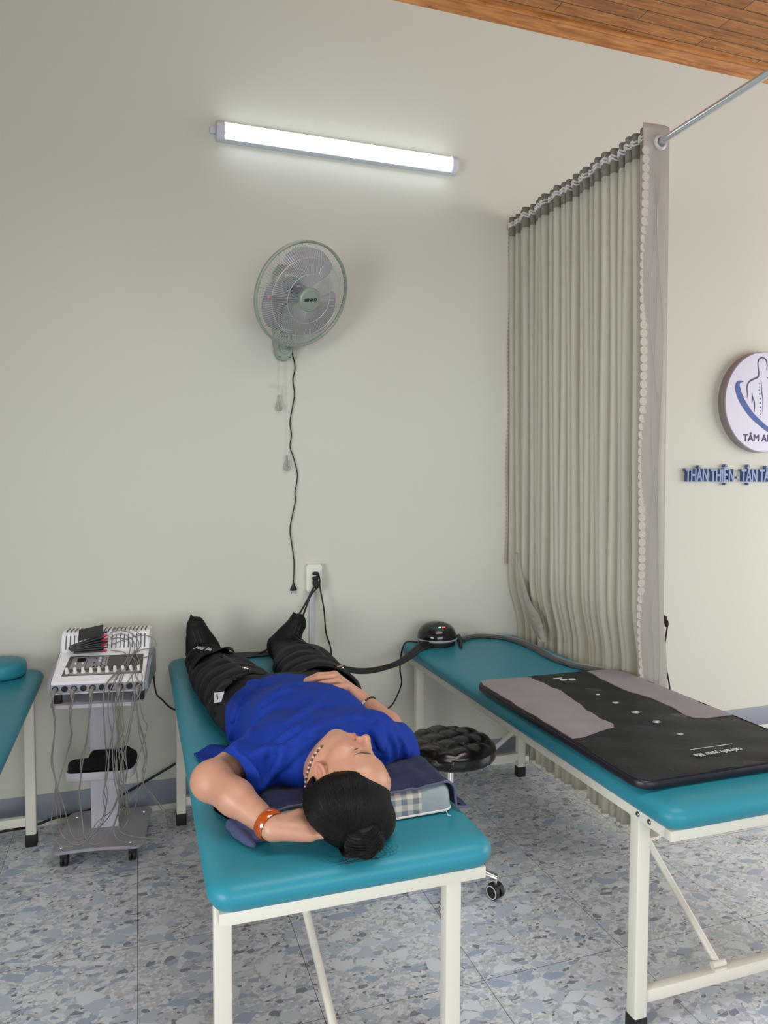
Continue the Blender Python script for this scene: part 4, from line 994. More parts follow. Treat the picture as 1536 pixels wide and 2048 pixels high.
for i, p in enumerate(dense):
    d = (dense[min(i+1, len(dense)-1)]-dense[max(i-1, 0)]).normalized(); s = Vector((-d.y, d.x, 0)); ring = []
    for k in range(14):
        a = 2*PI*k/14; r1 = .0215+rf.uniform(-.0035, .005); r2 = .0125+rf.uniform(-.0015, .004); ring.append(bm.verts.new(Vector((p.x, p.y, .7055))+s*math.cos(a)*r1+Vector((0, 0, max(-.0105, math.sin(a)*r2)))))
    rings.append(ring)
for a, b in zip(rings, rings[1:]):
    for k in range(14): bm.faces.new((a[k], a[(k+1) % 14], b[(k+1) % 14], b[k]))
bmobj('plastic_film', bm, M_film, t, False)
bm = bmesh.new(); tube(bm, [onz(917, 1272, .715), onz(922, 1283, .708), onz(922, 1295, .699)], [.011, .010, .007], 12); bmobj('end_connector', bm, M_rub, t, 50)

# ================================================================== MAT ON THE RIGHT BED
t = thing('massage_mat', 'black massage mat with two grey side panels lying on the right bed', 'mat', (1.53, -1.36, .6935))
mx0, mx1, my0, my1 = 1.213, 1.853, -1.850, -.875
bm = bmesh.new(); loftrr(bm, mx0, mx1, my0, my1, .05, [(.010, .6935), (.002, .696), (0, .700), (0, .712), (.003, .717), (.008, .7195)], 8); body = bmobj('body', bm, M_mside, t, 60)
bm = bmesh.new()
nxg, nyg = 60, 90; V = {}
def topz(x, y):
    e = min(x-mx0, mx1-x, y-my0, my1-y); return .7215+.0016*math.sin(x*31+y*9)*math.sin(y*17-x*5)+.0010*math.sin(y*43+x*21)-.002*max(0, 1-e/.02)
pr = rrect((mx0+mx1)/2, (my0+my1)/2, mx1-mx0-.012, my1-my0-.012, .046, 8)
def heightpatch(bm, poly, zf_, th, step=.018):
    """fill a polygon with a grid-cut surface following zf_"""
    vs = [bm.verts.new((x, y, 0)) for x, y in poly]; fc = bm.faces.new(vs)
    xs_ = [p[0] for p in poly]; ys_ = [p[1] for p in poly]
    for a, lo, hi in ((0, min(xs_), max(xs_)), (1, min(ys_), max(ys_))):
        q = lo+step
        while q < hi:
            co = [0, 0, 0]; no = [0, 0, 0]; co[a] = q; no[a] = 1
            bmesh.ops.bisect_plane(bm, geom=bm.verts[:]+bm.edges[:]+bm.faces[:], plane_co=co, plane_no=no); q += step
    bm.normal_update()
    if sum(f_.normal.z for f_ in bm.faces) < 0: bmesh.ops.reverse_faces(bm, faces=bm.faces[:])
    for v in bm.verts: v.co.z = zf_(v.co.x, v.co.y)
    bnd = [e for e in bm.edges if e.is_boundary]
    r = bmesh.ops.extrude_edge_only(bm, edges=bnd)
    for v in r['geom']:
        if isinstance(v, bmesh.types.BMVert): v.co.z -= th
heightpatch(bm, pr, topz, .004); bmobj('top_cover', bm, M_mat, t, 50)
def pzf(x, y): return topz(x, y)+.0022+.0012*math.sin(y*70+x*10)
for nm, poly in (('left', [(1.222, -.93), (1.232, -.895), (1.262, -.884), (1.436, -.884), (1.447, -.96), (1.452, -1.10), (1.440, -1.20), (1.416, -1.31), (1.408, -1.40), (1.416, -1.455), (1.400, -1.480), (1.330, -1.500), (1.258, -1.523), (1.222, -1.523)]),
                 ('right', [(1.705, -.884), (1.815, -.884), (1.840, -.90), (1.845, -.93), (1.845, -1.497), (1.735, -1.497), (1.706, -1.485), (1.700, -1.45), (1.712, -1.35), (1.714, -1.26), (1.690, -1.18), (1.680, -1.10), (1.690, -1.0)])):
    bm = bmesh.new(); heightpatch(bm, poly, pzf, .003); bmobj('velour_panel', bm, M_velv, t, 50)
bm = bmesh.new(); e = .004
tube(bm, [Vector((x, y, .7195)) for x, y in rrect((mx0+mx1)/2, (my0+my1)/2, mx1-mx0-.008, my1-my0-.008, .048, 8)]+[Vector((mx1-.004, (my1-.05), .7195))], .0018, 6, caps=False); bmobj('piping', bm, M_mside, t)
TXM = Matrix(((-1, 0, 0, 1.552), (0, -1, 0, -1.742), (0, 0, 1, .7245), (0, 0, 0, 1)))
text('lettering', 'refresh your life', .030, TXM, M_print, t, .0006, xs=.85)
TXM.translation = (1.552, -1.722+.006, .7245); TXM2 = TXM.copy(); TXM2.translation = (1.56, -1.762+.0, .7245)
bm = bmesh.new()
for i in range(26):
    x = 1.49+i*.0058; box(bm, x, x+.004, -1.712, -1.709, .7235, .7242)
bmobj('small_print', bm, M_print, t, False)
bm = bmesh.new()
for sx_ in (-1, 1):
    prism(bm, [(1.560+sx_*.017+.014*math.cos(a)*1.1, -.972+.010*math.sin(a)-.003*sx_) for a in np.linspace(0, 2*PI, 18, endpoint=False)], .722, .7245)
for i in range(7): box(bm, 1.515+i*.0055, 1.519+i*.0055, -.945, -.940, .722, .7245)
bmobj('emblem', bm, M_print, t, False)
for x, y, s in ((1.555, -1.174, .006), (1.557, -1.275, .009), (1.559, -1.381, .0125), (1.559, -1.483, .010), (1.552, -1.597, .008)):
    bm = bmesh.new()
    for q in (1, .62, .3):
        tube(bm, [(x+s*1.35*q*math.cos(a), y+s*q*math.sin(a)*(1 if math.cos(a) < 0 else .7), .7242) for a in np.linspace(.4, 2*PI-.2, 16)], .0007, 4)
    bmobj('swirl_mark', bm, M_print, t, False)

# ================================================================== PILLOW AND TOWEL
def pillow_material():
    m = bpy.data.materials.new('pillow_plaid_cotton'); m.use_nodes = True; N_, L_ = nodes(m); b = N_['Principled BSDF']
    tc = N_.new('ShaderNodeTexCoord'); s = N_.new('ShaderNodeSeparateXYZ'); L_.new(tc.outputs['Object'], s.inputs[0])
    def M2(op, a, bb, c=None):
        x = N_.new('ShaderNodeMath'); x.operation = op
        for i, v in enumerate((a, bb, c)):
            if v is None: continue
            if isinstance(v, (int, float)): x.inputs[i].default_value = v
            else: L_.new(v, x.inputs[i])
        return x.outputs[0]
    ax_ = M2('ABSOLUTE', s.outputs[0], 0); band = M2('MULTIPLY', M2('LESS_THAN', ax_, .142), 1)
    st = []
    for o_, per in ((s.outputs[0], .030), (M2('ADD', s.outputs[1], s.outputs[2]), .030)):
        md = M2('MODULO', M2('ADD', o_, 3.0), per); st.append(M2('LESS_THAN', md, per*.5))
    su = M2('ADD', st[0], st[1]); fac = M2('MULTIPLY', su, .5)
    mx = N_.new('ShaderNodeMix'); mx.data_type = 'RGBA'; L_.new(fac, mx.inputs[0]); mx.inputs[6].default_value = (.52, .48, .42, 1); mx.inputs[7].default_value = (.13, .17, .20, 1)
    m3 = N_.new('ShaderNodeMix'); m3.data_type = 'RGBA'; L_.new(band, m3.inputs[0]); m3.inputs[6].default_value = (.25, .30, .325, 1); L_.new(mx.outputs[2], m3.inputs[7])
    L_.new(m3.outputs[2], b.inputs['Base Color']); b.inputs['Roughness'].default_value = .85
    n = N_.new('ShaderNodeTexNoise'); n.inputs['Scale'].default_value = 35; L_.new(tc.outputs['Object'], n.inputs[0])
    bp = N_.new('ShaderNodeBump'); bp.inputs['Strength'].default_value = .5; bp.inputs['Distance'].default_value = .004; L_.new(n.outputs[0], bp.inputs['Height']); L_.new(bp.outputs[0], b.inputs['Normal'])
    return m
PC = Vector((.492, -1.702, .693)); pa = math.radians(2.5); PMx = Matrix.Rotation(pa, 4, 'Z'); PMx.translation = PC
PH = .064
def ptop(x, y):
    """pillow top height in pillow coordinates, with the dip under the head"""
    return PH
t = thing('pillow', 'grey block pillow with a plaid centre stripe under the navy towel', 'pillow', PC)
bm = bmesh.new(); hw, hd = .222, .100; ring = []
prof = [(.010, 0), (.001, .004), (0, .012), (.002, .035), (.005, .050), (.012, .060), (.022, .064)]
loftrr(bm, -hw, hw, -hd, hd, .028, prof, 7, cap=(True, False))
# top as a grid inside
top = [v for v in bm.verts if abs(v.co.z-.064) < 1e-5]
bmesh.ops.transform(bm, matrix=PMx, verts=bm.verts[:])
es = [e for e in bm.edges if e.is_boundary]; bmesh.ops.contextual_create(bm, geom=es)
pb = bmobj('cushion', bm, None, t, 60); pb.data.materials.append(pillow_material())
bm = bmesh.new(); pp = [PMx@Vector((x, y, .006)) for x, y in rrect(0, 0, 2*hw, 2*hd, .028, 7)]; tube(bm, pp+[pp[0]], .0028, 6, caps=False); bmobj('piping', bm, M_white, t)
bm = bmesh.new(); tube(bm, smoothpath([PMx@Vector((.198, -.100, .010)), PMx@Vector((.200, -.108, .002)), PMx@Vector((.197, -.116, .0015)), PMx@Vector((.203, -.122, .0015))], 4), .0011, 5); bmobj('loose_thread', bm, M_white, t)
# towel
def towel_z(u, v):
    """u across (arc length from centre), v = pillow y; returns local x,z"""
    s = abs(u); sg = 1 if u > 0 else -1; top = .0665+.0025
    flat = hw-.012
    if s < flat: return sg*s, top
    q = s-flat; a = min(q/.030, 1)*PI/2
    x = flat+.019*math.sin(a); z = top-.019*(1-math.cos(a))
    if q > .030:
        q2 = q-.030; down = top-.019-.006
        if q2 < down: x += .004*q2/down; z -= q2
        else:
            z = .006; x += .004+(q2-down)
    return sg*x, z
bm = bmesh.new(); NU, NV = 90, 26; V = []
rt = random.Random(5)
for j in range(NV+1):
    fv = j/NV; row = []
    for i in range(NU+1):
        fu = i/NU*2-1
        uL = -(.300+.070*min(1, fv*1.3)); uR = .312+.0*fv
        u = uL+(uR-uL)*(i/NU); y = -.090+fv*.235
        if fv < .06: pass
        x, z = towel_z(u, y)
        zz = z
        if y > hd-.012:                      # falls behind the pillow
            q = y-(hd-.012); drop = min(z-.006, max(0, (q/.03))**1.0*.05); zz = z-drop
        if abs(x) < hw-.02: zz += min(0, ptop(x, y)-PH)
        wr = .0018*math.sin(x*55+y*31)+.0014*math.sin(y*90-x*20)+.001*math.sin(x*130)
        zz = max(.0065, zz+wr)
        if j == 0: zz -= .003
        yy = y-.006*math.sin(x*14+1)-(.030*max(0, (abs(x)-.215)/.09) if x > 0 else 0)
        row.append(bm.verts.new(PMx@Vector((x, yy, zz))))
    V.append(row)
for j in range(NV):
    for i in range(NU): bm.faces.new((V[j][i], V[j][i+1], V[j+1][i+1], V[j+1][i]))
edge0 = [v.co.copy() for v in V[0]]
bmesh.ops.solidify(bm, geom=bm.faces[:], thickness=.005)
t = thing('towel', 'navy blue terry towel draped over the grey pillow', 'towel', PC+Vector((0, 0, .066)))
bmobj('terry_cloth', bm, M_towel, t)
bm = bmesh.new(); tube(bm, [p+Vector((0, -.001, .001)) for p in edge0], .0032, 6); bmobj('hem_seam', bm, M_stitch, t)
# rolled corner of the towel left of the pillow
Ft = Field(axis(.12, .30, .004), axis(-1.87, -1.66, .004), axis(.685, .76, .004))
Ft.cap((.196, -1.735, .712), (.222, -1.800, .704), .014, .011, .008); Ft.cap((.215, -1.725, .722), (.245, -1.800, .706), .014, .011, .008)
Ft.cap((.200, -1.76, .704), (.232, -1.818, .700), .008, k=.006); Ft.cap((.225, -1.76, .716), (.262, -1.795, .704), .010, k=.008)
Ft.op(lambda x, y, z: -(z-.694), (.1, -2, .6), (.4, -1.5, .8), mode='i')
Ft.mesh('rolled_corner', M_towel, t)

# ================================================================== PERSON
P_ROOT = Vector((.45, -1.15, .693))
t = thing('person', 'person in a blue t-shirt lying on the middle bed, one arm behind the head', 'person', P_ROOT)
HS = .92; HC = np.array([.437, -1.822, .812])
def rotm(ax, ang):
    return np.array(Matrix.Rotation(ang, 3, ax))
ya, ro, pi_ = math.radians(37), math.radians(15), math.radians(13)
B0 = np.array([[-1, 0, 0], [0, 0, 1], [0, -1, 0]], float)    # rows: S (her left), F (face), U (crown)
Rh = rotm('Z', ro)@rotm('X', pi_)@rotm('Y', ya)
HB = (Rh@B0.T).T
S_, F_, U_ = HB
def hp(s, f, u): return HC+HS*(s*S_+f*F_+u*U_)
G = Field(axis(.05, .86, .0085, [(.345, .60, .0024), (.12, .345, .0045), (.60, .74, .0045)]),
          axis(-2.0, -.12, .0085, [(-1.95, -1.62, .0024), (-1.62, -1.50, .004), (-1.42, -1.18, .0028)]),
          axis(.690, 1.0, .0055, [(.70, .95, .0028)]))
hdv = 1e-3
def E(s, f, u, rs, rf, ru, k, mode='u', B=None): G.ell(hp(s, f, u), np.array([rs, rf, ru])*HS, k, mode, HB if B is None else B)
def C(a, b, ra, rb=None, k=.004, mode='u', sq=None): G.cap(hp(*a), hp(*b), ra*HS, None if rb is None else rb*HS, k, mode, sq)
# torso, neck (hidden parts kept simple but continuous)
G.ell((.455, -1.40, .785), (.155, .20, .085), .03); G.ell((.45, -1.12, .768), (.150, .20, .066), .04); G.ell((.45, -.97, .760), (.160, .12, .060), .03)
G.cap((.33, -1.525, .795), (.59, -1.535, .80), .055, k=.04)
for hip, kn, an, toe in (((.37, -.98, .755), (.30, -.60, .75), (.255, -.26, .742), (.243, -.232, .80)), ((.55, -.98, .755), (.610, -.60, .755), (.600, -.30, .745), (.618, -.270, .80))):
    G.cap(hip, kn, .070, .045, .03); G.cap(kn, an, .052, .034, .02); G.cap(an, toe, .034, .028, .02)
# neck
G.cap((.452, -1.52, .800), hp(.0, -.022, -.055), .062, .054, .03)
G.cap((.46, -1.545, .825), hp(.0, .018, -.075), .040, .038, .02)
# skull and face
E(0, -.012, .032, .077, .097, .090, .0)
E(0, .028, -.035, .062, .066, .086, .035)
E(0, .050, -.088, .030, .032, .028, .028)                       # chin block
for sg in (-1, 1):
    C((sg*.052, -.008, -.060), (sg*.022, .062, -.100), .021, .015, .022)     # jaw line
    E(sg*.043, .055, -.022, .026, .026, .021, .022)             # cheek bones
    E(sg*.036, .060, -.058, .022, .020, .026, .022)             # cheeks
C((-.034, .072, .028), (.034, .072, .028), .016, k=.018)         # brow
E(0, .052, .062, .056, .036, .042, .025)                        # forehead
for sg in (-1, 1):
    E(sg*.033, .098, .008, .019, .021, .0125, .012, 's')        # eye sockets
    E(sg*.0325, .0700, .007, .0150, .0135, .0120, .003)         # closed lids over the eyeball
    C((sg*.020, .0838, .0045), (sg*.034, .0862, .0035), .0020, k=.0015); C((sg*.034, .0862, .0035), (sg*.045, .0800, .006), .0019, .0012, k=.0015)   # lash ridge
    C((sg*.022, .085, -.0065), (sg*.044, .081, -.004), .0028, k=.006)   # lower lid fold
C((0, .082, .022), (0, .108, -.026), .0085, .0105, .010)         # nose bridge
E(0, .1105, -.0315, .0115, .0105, .0105, .006)                   # nose tip
for sg in (-1, 1):
    E(sg*.0140, .0965, -.0360, .0082, .0110, .0085, .004)       # alae
    E(sg*.0080, .1020, -.0430, .0046, .0060, .0042, .002, 's')  # nostrils
    C((sg*.016, .092, -.038), (sg*.027, .082, -.058), .0030, .002, .006, 's')   # naso-labial fold
E(0, .083, -.062, .026, .014, .020, .014)                        # muzzle
C((0, .0965, -.046), (0, .0965, -.054), .0028, k=.003, mode='s')  # philtrum
C((-.020, .0860, -.0640), (-.006, .0965, -.0590), .0034, .0048, .003); C((.020, .0860, -.0640), (.006, .0965, -.0590), .0034, .0048, .003); C((-.006, .0965, -.0590), (.006, .0965, -.0590), .0048, k=.002)
C((-.018, .0855, -.0680), (0, .0950, -.0715), .0038, .0062, .003); C((.018, .0855, -.0680), (0, .0950, -.0715), .0038, .0062, .003)
C((-.022, .0890, -.0655), (0, .1020, -.0652), .0013, .0016, .0015, 's'); C((.022, .0890, -.0655), (0, .1020, -.0652), .0013, .0016, .0015, 's')
C((-.013, .088, -.083), (.013, .088, -.083), .005, k=.008, mode='s')
# ears
for sg in (-1, 1):
    eB = HB.copy(); n = S_*sg*.93-F_*.36; n /= np.linalg.norm(n); up = U_*.96-F_*.22; up -= n*(up@n); up /= np.linalg.norm(up); fw = np.cross(n, up); eB = np.array([n, fw, up])
    c = np.array([sg*.079, -.010, -.008])
    E(*c, .0085, .0185, .0300, .004, B=eB)
    G.ell(hp(*c)+n*.0065, np.array([.0075, .0115, .0205])*HS, .003, 's', eB)
    G.ell(hp(c[0], c[1], c[2]-.004)+n*.0005, np.array([.0040, .0050, .0110])*HS, .002, 'u', eB)
    E(sg*.078, -.003, -.034, .0060, .0080, .0085, .004, B=eB)    # lobe
    C((sg*.074, .004, -.014), (sg*.077, .003, -.010), .0045, k=.003)   # tragus
# left arm (raised behind the head)
LSh, LEl, LWr = (.315, -1.505, .800), (.160, -1.655, .785), (.272, -1.842, .742)
G.cap(LSh, LEl, .050, .042, .02); G.ell((.158, -1.655, .786), (.044, .046, .042), .02)
G.cap(LEl, (.205, -1.735, .773), .041, .041, .015); G.cap((.205, -1.735, .773), LWr, .041, .0265, .015, sq=((.4, .3, 1), .92))
G.cap(LWr, (.335, -1.862, .738), .0275, .0235, .012, sq=((.2, -1.0, 1.6), .85))
kn0 = [np.array((.352, -1.838, .750)), np.array((.354, -1.852, .744)), np.array((.352, -1.865, .737)), np.array((.346, -1.877, .729))]
tp0 = [np.array((.400, -1.842, .746)), np.array((.405, -1.857, .740)), np.array((.402, -1.870, .733)), np.array((.392, -1.882, .726))]
for i, (a, b) in enumerate(zip(kn0, tp0)):
    G.cap(np.array(LWr)+(a-np.array(LWr))*.35, a, .0155, .0110, .010)
    m_ = (a+b)/2+np.array([.002, -.002, .004]); G.cap(a, m_, .0098, .0086, .005); G.cap(m_, b, .0086, .0066, .003)
G.cap((.290, -1.838, .752), (.330, -1.828, .760), .0135, .0100, .010); G.cap((.330, -1.828, .760), (.358, -1.828, .757), .0096, .0076, .003)
# right arm with the hand on the belly
RSh, REl, RWr = (.610, -1.545, .800), (.688, -1.458, .752), (.630, -1.308, .832)
G.cap(RSh, REl, .046, .038, .02); G.cap(REl, (.684, -1.405, .780), .037, .036, .01); G.cap((.684, -1.405, .780), RWr, .038, .0250, .012)
K = [np.array(p)+np.array([-.010, .004, .009]) for p in ((.5740, -1.293, .8800), (.5700, -1.272, .8880), (.5730, -1.251, .8880), (.5820, -1.233, .8820))]   # index .. little knuckles
Tm = [np.array(p)+np.array([-.014, .004, .009]) for p in ((.5300, -1.300, .8790), (.5220, -1.276, .8900), (.5280, -1.251, .8900), (.5430, -1.232, .8830))]
Td = [np.array(p)+np.array([-.016, .004, .010]) for p in ((.4950, -1.293, .8700), (.4850, -1.268, .8750), (.4930, -1.244, .8760), (.5150, -1.228, .8720))]
wr = np.array(RWr)
for i, k_ in enumerate(K):
    G.cap(wr+(k_-wr)*.12+np.array([0, (1.5-i)*-.006, 0]), k_, .0195, .0112, .010)
for k_, m_, d_ in zip(K, Tm, Td):
    G.ell(k_+np.array([0, 0, .001]), (.0108, .0100, .0100), .004)
    G.cap(k_, m_, .0105, .0094, .004); G.cap(m_, d_, .0092, .0072, .0025)
G.cap(wr+np.array([-.012, -.016, .010]), (.585, -1.322, .878), .0160, .0125, .010)
G.cap((.585, -1.322, .878), (.548, -1.332, .882), .0125, .0110, .005); G.cap((.548, -1.332, .882), (.517, -1.326, .882), .0110, .0085, .003)
body = G.mesh('body', None, t, 2)
me = body.data
# skin colour with rosier lips, kept as a colour of the surface itself
ca_ = me.color_attributes.new('complexion', 'FLOAT_COLOR', 'POINT')
co = np.empty(len(me.vertices)*3); me.vertices.foreach_get('co', co); co = co.reshape(-1, 3)+np.array(P_ROOT)
loc = ((co-HC)/HS)@HB.T
def gs(c, r): return np.exp(-(((loc-np.array(c))/np.array(r))**2).sum(1))
lip = np.clip(1.6*gs((0, .098, -.0585), (.016, .02, .0042))+1.6*gs((0, .096, -.0715), (.014, .02, .0050)), 0, 1)
col = np.ones((len(co), 4)); col[:, 0] = lip; col[:, 1] = 0; col[:, 2] = 0
cheek = np.clip(gs((.045, .06, -.03), (.03, .05, .03))+gs((0, .11, -.03), (.012, .012, .012))+gs((.08, -.01, -.01), (.02, .03, .03))+gs((-.045, .06, -.03), (.03, .05, .03)), 0, 1); col[:, 1] = cheek*.6
ca_.data.foreach_set('color', col.ravel())
N_, L_ = nodes(M_skin); b = N_['Principled BSDF']; at = N_.new('ShaderNodeAttribute'); at.attribute_name = 'complexion'; sc3 = N_.new('ShaderNodeSeparateColor'); L_.new(at.outputs['Color'], sc3.inputs[0])
src = b.inputs['Base Color'].links[0].from_socket
m1 = N_.new('ShaderNodeMix'); m1.data_type = 'RGBA'; L_.new(sc3.outputs[1], m1.inputs[0]); L_.new(src, m1.inputs[6]); m1.inputs[7].default_value = (.50, .20, .14, 1)
m2 = N_.new('ShaderNodeMix'); m2.data_type = 'RGBA'; L_.new(sc3.outputs[0], m2.inputs[0]); L_.new(m1.outputs[2], m2.inputs[6]); m2.inputs[7].default_value = (.44, .13, .12, 1); L_.new(m2.outputs[2], b.inputs['Base Color'])
me.materials.clear(); me.materials.append(M_skin)
# eyebrows, lashes
bpy.context.view_layer.update()
def facecurve(name, pts, rr, m, dz_=.0002):
    bm = bmesh.new(); P = []
    for p in smoothpath([Vector(p) for p in pts], 5):
        o_ = Vector(hp(p.x, p.y+.04, p.z)); off = world_of(body).translation; ok, h, nn, _i = body.ray_cast(o_-off, Vector(-F_)); P.append(h+off+nn*dz_ if ok else Vector(hp(*p)))
    n = len(P); r = np.interp(np.linspace(0, 1, n), np.linspace(0, 1, len(rr)), rr); tube(bm, P, [x*HS for x in r], 8, flat=.5, up=F_); bmobj(name, bm, m, t, 60)
for sg in (-1, 1):
    facecurve('eyebrow', [(sg*.014, .0868, .0255), (sg*.026, .0868, .0300), (sg*.040, .0800, .0315), (sg*.056, .0690, .0255)], [.0022, .0030, .0026, .0006], M_brow)
    facecurve('eyelashes', [(sg*.021, .0850, .0035), (sg*.028, .0873, .0022), (sg*.036, .0868, .0022), (sg*.046, .0800, .0052)], [.0008, .0021, .0024, .0009], M_brow)

# ---------------------------------------------------------------- hair
HCc = np.array([0, -.018, .034]); HR = np.array([.091, .106, .106])
BUN = np.array([.442, -1.922, .729])
bl = HB@(BUN-HC)/HS
Hf = Field(axis(.32, .60, .003), axis(-2.0, -1.66, .003), axis(.692, .96, .003))
Hf.ell(hp(*HCc), HR*HS, 0, 'u', HB)
Hf.ell(hp(-.028, -.05, .045), np.array([.062, .062, .080])*HS, .03, 'u', HB)       # fullness on the pillow side
Hf.ell(hp(-.076, -.030, .062), np.array([.068, .060, .062])*HS, .03, 'u', HB); Hf.ell(hp(.055, -.040, .045), np.array([.050, .060, .060])*HS, .03, 'u', HB); Hf.ell(hp(-.02, -.050, .060), np.array([.060, .055, .060])*HS, .03, 'u', HB)
Hf.ell(hp(0, -.070, -.030), np.array([.050, .030, .040])*HS, .02, 'u', HB)         # nape
def facecut(x, y, z):
    L = (np.stack([x-HC[0], y-HC[1], z-HC[2]], -1)/HS)@HB.T
    s, f, u = L[..., 0], L[..., 1], L[..., 2]
    line = .79*f-.61*u-.008+.9*np.maximum(np.abs(s)-.045, 0)*(u > -.5)*.55+.010*np.exp(-((np.abs(s)-.058)/.016)**2-((u-.02)/.03)**2)*-1
    ear = .033-np.sqrt((f+.008)**2+(u+.012)**2*.85)
    ear = np.where(np.abs(s) > .05, ear, -1)
    return -np.maximum(line, ear)*HS*.9
Hf.op(facecut, (.3, -2.1, .68), (.65, -1.6, 1), .006, 's')
Hf.op(lambda x, y, z: -(z-.696), (.3, -2.1, .6), (.7, -1.6, 1), 0, 'i')
hair = Hf.mesh('hair', M_hair, t, 1)
# strands combed from the hairline over the crown into the bun
def on_hair(v):
    k = np.linalg.norm(v/(HR+.001)); return v/k
rs_ = np.random.RandomState(4)
bpy.context.view_layer.update(); bm = bmesh.new(); nS = 3300; bdir = np.array([-.012, -.030, .105]); 
for i in range(nS):
    side = rs_.uniform(-1, 1); s0 = side*.084
    if abs(side) < .55: u0 = .100-.020*side**2+rs_.uniform(-.02, .012)
    else: u0 = rs_.uniform(-.045, .09)
    f0 = (.008+.61*u0)/.79-.55*.9/.79*max(abs(s0)-.045, 0)-rs_.uniform(.003, .016)
    v0 = np.array([s0, f0, u0])-HCc; v0 = on_hair(v0)
    v1 = bl-HCc+np.array([rs_.normal(0, .006)+s0*.38, rs_.normal(0, .005), rs_.normal(0, .005)]); v1 = on_hair(v1)
    pts = []; lift = rs_.uniform(.0002, .0016); ph = s0*40; amp = .003+rs_.uniform(0, .0012); off = world_of(hair).translation; cen = Vector(hp(*HCc))
    for q in np.linspace(0, 1, 15):
        w = v0*(1-q)+v1*q; w = on_hair(w); w[0] += amp*math.sin(4*q+ph); w = on_hair(w)
        o_ = Vector(hp(*(HCc+w*1.9))); d_ = (cen-o_).normalized(); ok, p, n, _i = hair.ray_cast(o_-off, d_)
        if not ok: continue
        p = p+off
        if (p-o_).length > (cen-o_).length*.98: continue
        p = p+n*(lift*math.sin(PI*min(1, q*1.2+.05))-.0002); pts.append(Vector((p.x, p.y, max(p.z, .699))))
    if len(pts) < 5: continue
    tube(bm, pts, [.00012, .0004]+[.00055]*(len(pts)-3)+[.0004], 4, caps=False)
bmobj('combed_strands', bm, M_hair, hair, True)
# bun
Bf = Field(axis(.40, .57, .0028), axis(-2.0, -1.84, .0028), axis(.692, .80, .0028))
Bf.ell(BUN, (.052, .038, .035), 0); Bf.ell(BUN+np.array([-.035, .024, .006]), (.038, .034, .032), .012); Bf.ell(BUN+np.array([.012, -.010, .004]), (.036, .034, .036), .008)
Bf.ell(BUN+np.array([-.012, .042, .022]), (.045, .035, .038), .02)
def swirl(x, y, z):
    return np.sin((x-BUN[0])*150+np.sin((z-BUN[2])*60)*1.5+(y-BUN[1])*60)
f0 = Bf.F; X_, Y_, Z_ = np.meshgrid(*Bf.ax, indexing='ij'); Bf.F = np.where(f0 < .9, f0+.0018*swirl(X_, Y_, Z_), f0)
Bf.op(lambda x, y, z: -(z-.6955), (.3, -2.1, .6), (.7, -1.6, 1), 0, 'i')
bun = Bf.mesh('hair_bun', M_hair, t, 1)
bm = bmesh.new()
bpy.context.view_layer.update(); boff = world_of(bun).translation
for i in range(420):
    # coils around the bun
    a0 = rs_.uniform(0, 6.28); ln = rs_.uniform(1.0, 3.2); h0 = rs_.uniform(-.024, .033); tl = rs_.uniform(.2, .45); li = rs_.uniform(.0, .0016)
    pts = []
    for q in np.linspace(0, 1, 16):
        a = a0+q*ln; v = np.array([math.cos(a), math.sin(a), h0/.03+tl*math.sin(a*1.0+.6)]); v = v/np.linalg.norm(v)
        o_ = Vector(BUN+v*.12); ok, p, n, _i = bun.ray_cast(o_-boff, Vector(-v))
        if ok: p = p+boff+n*li; pts.append(Vector((p.x, p.y, max(p.z, .6965))))
    if len(pts) > 6: tube(bm, pts, [.0002]+[.0006]*(len(pts)-2)+[.0002], 4, caps=False)
bmobj('coiled_strands', bm, M_hair, bun, True)
bm = bmesh.new()
for i in range(46):     # loose fly-away hairs on the bed
    a = rs_.uniform(-2.9, .3); b0 = Vector(BUN)+Vector((math.cos(a)*.040, math.sin(a)*.030, -.015)); d = Vector((math.cos(a), math.sin(a), 0)); s = Vector((-d.y, d.x, 0))*rs_.choice([-1, 1]); L_s = rs_.uniform(.008, .032)
    pts = [b0]+[b0+d*L_s*math.sin(q*1.5)+s*L_s*(1-math.cos(q*1.6))*1.1 for q in (.35, .7, 1.0, 1.3, 1.7)]
    pts = [Vector((p.x, max(p.y, -1.958), .7+(.715-.7)*(1-j/5)*.6 if j else .715)) for j, p in enumerate(pts)]
    tube(bm, smoothpath(pts, 3), .00032, 3, caps=False)
bmobj('loose_hairs', bm, M_hair, hair, True)

# ---------------------------------------------------------------- shirt
def fold_noise(x, y, z):
    def ridge(a, b, k, ph, warp):
        return (1-np.abs(np.sin(k*(a*x+b*y)+ph+warp)))**2.2
    m1 = .5+.5*np.sin(11*y+7*x+.6); m2 = .5+.5*np.sin(9*y-12*x+2.1)
    w = -.0035*ridge(.93, -.37, 26, .3, .8*np.sin(7*y+9*z))*m1 - .0030*ridge(.80, -.60, 34, 1.9, 1.1*np.sin(8*x+5*y))*m2
    return w+.0016*np.sin(14*x+11*y)*np.sin(12*z-9*y)
T = Field(axis(.10, .80, .0045), axis(-1.80, -.90, .0045), axis(.692, .95, .0042))
T.ell((.452, -1.40, .790), (.180, .225, .102), 0); T.ell((.452, -1.36, .815), (.150, .15, .086), .04)
T.ell((.445, -1.14, .776), (.195, .25, .080), .06); T.ell((.455, -1.03, .772), (.185, .12, .074), .04)
T.cap((.335, -1.575, .798), (.575, -1.572, .803), .078, k=.05); T.ell((.415, -1.635, .812), (.120, .080, .078), .03); T.ell((.400, -1.595, .835), (.095, .075, .060), .03); T.ell((.372, -1.655, .812), (.065, .06, .060), .03)
T.cap((.36, -1.30, .772), (.30, -1.20, .735), .05, k=.05)
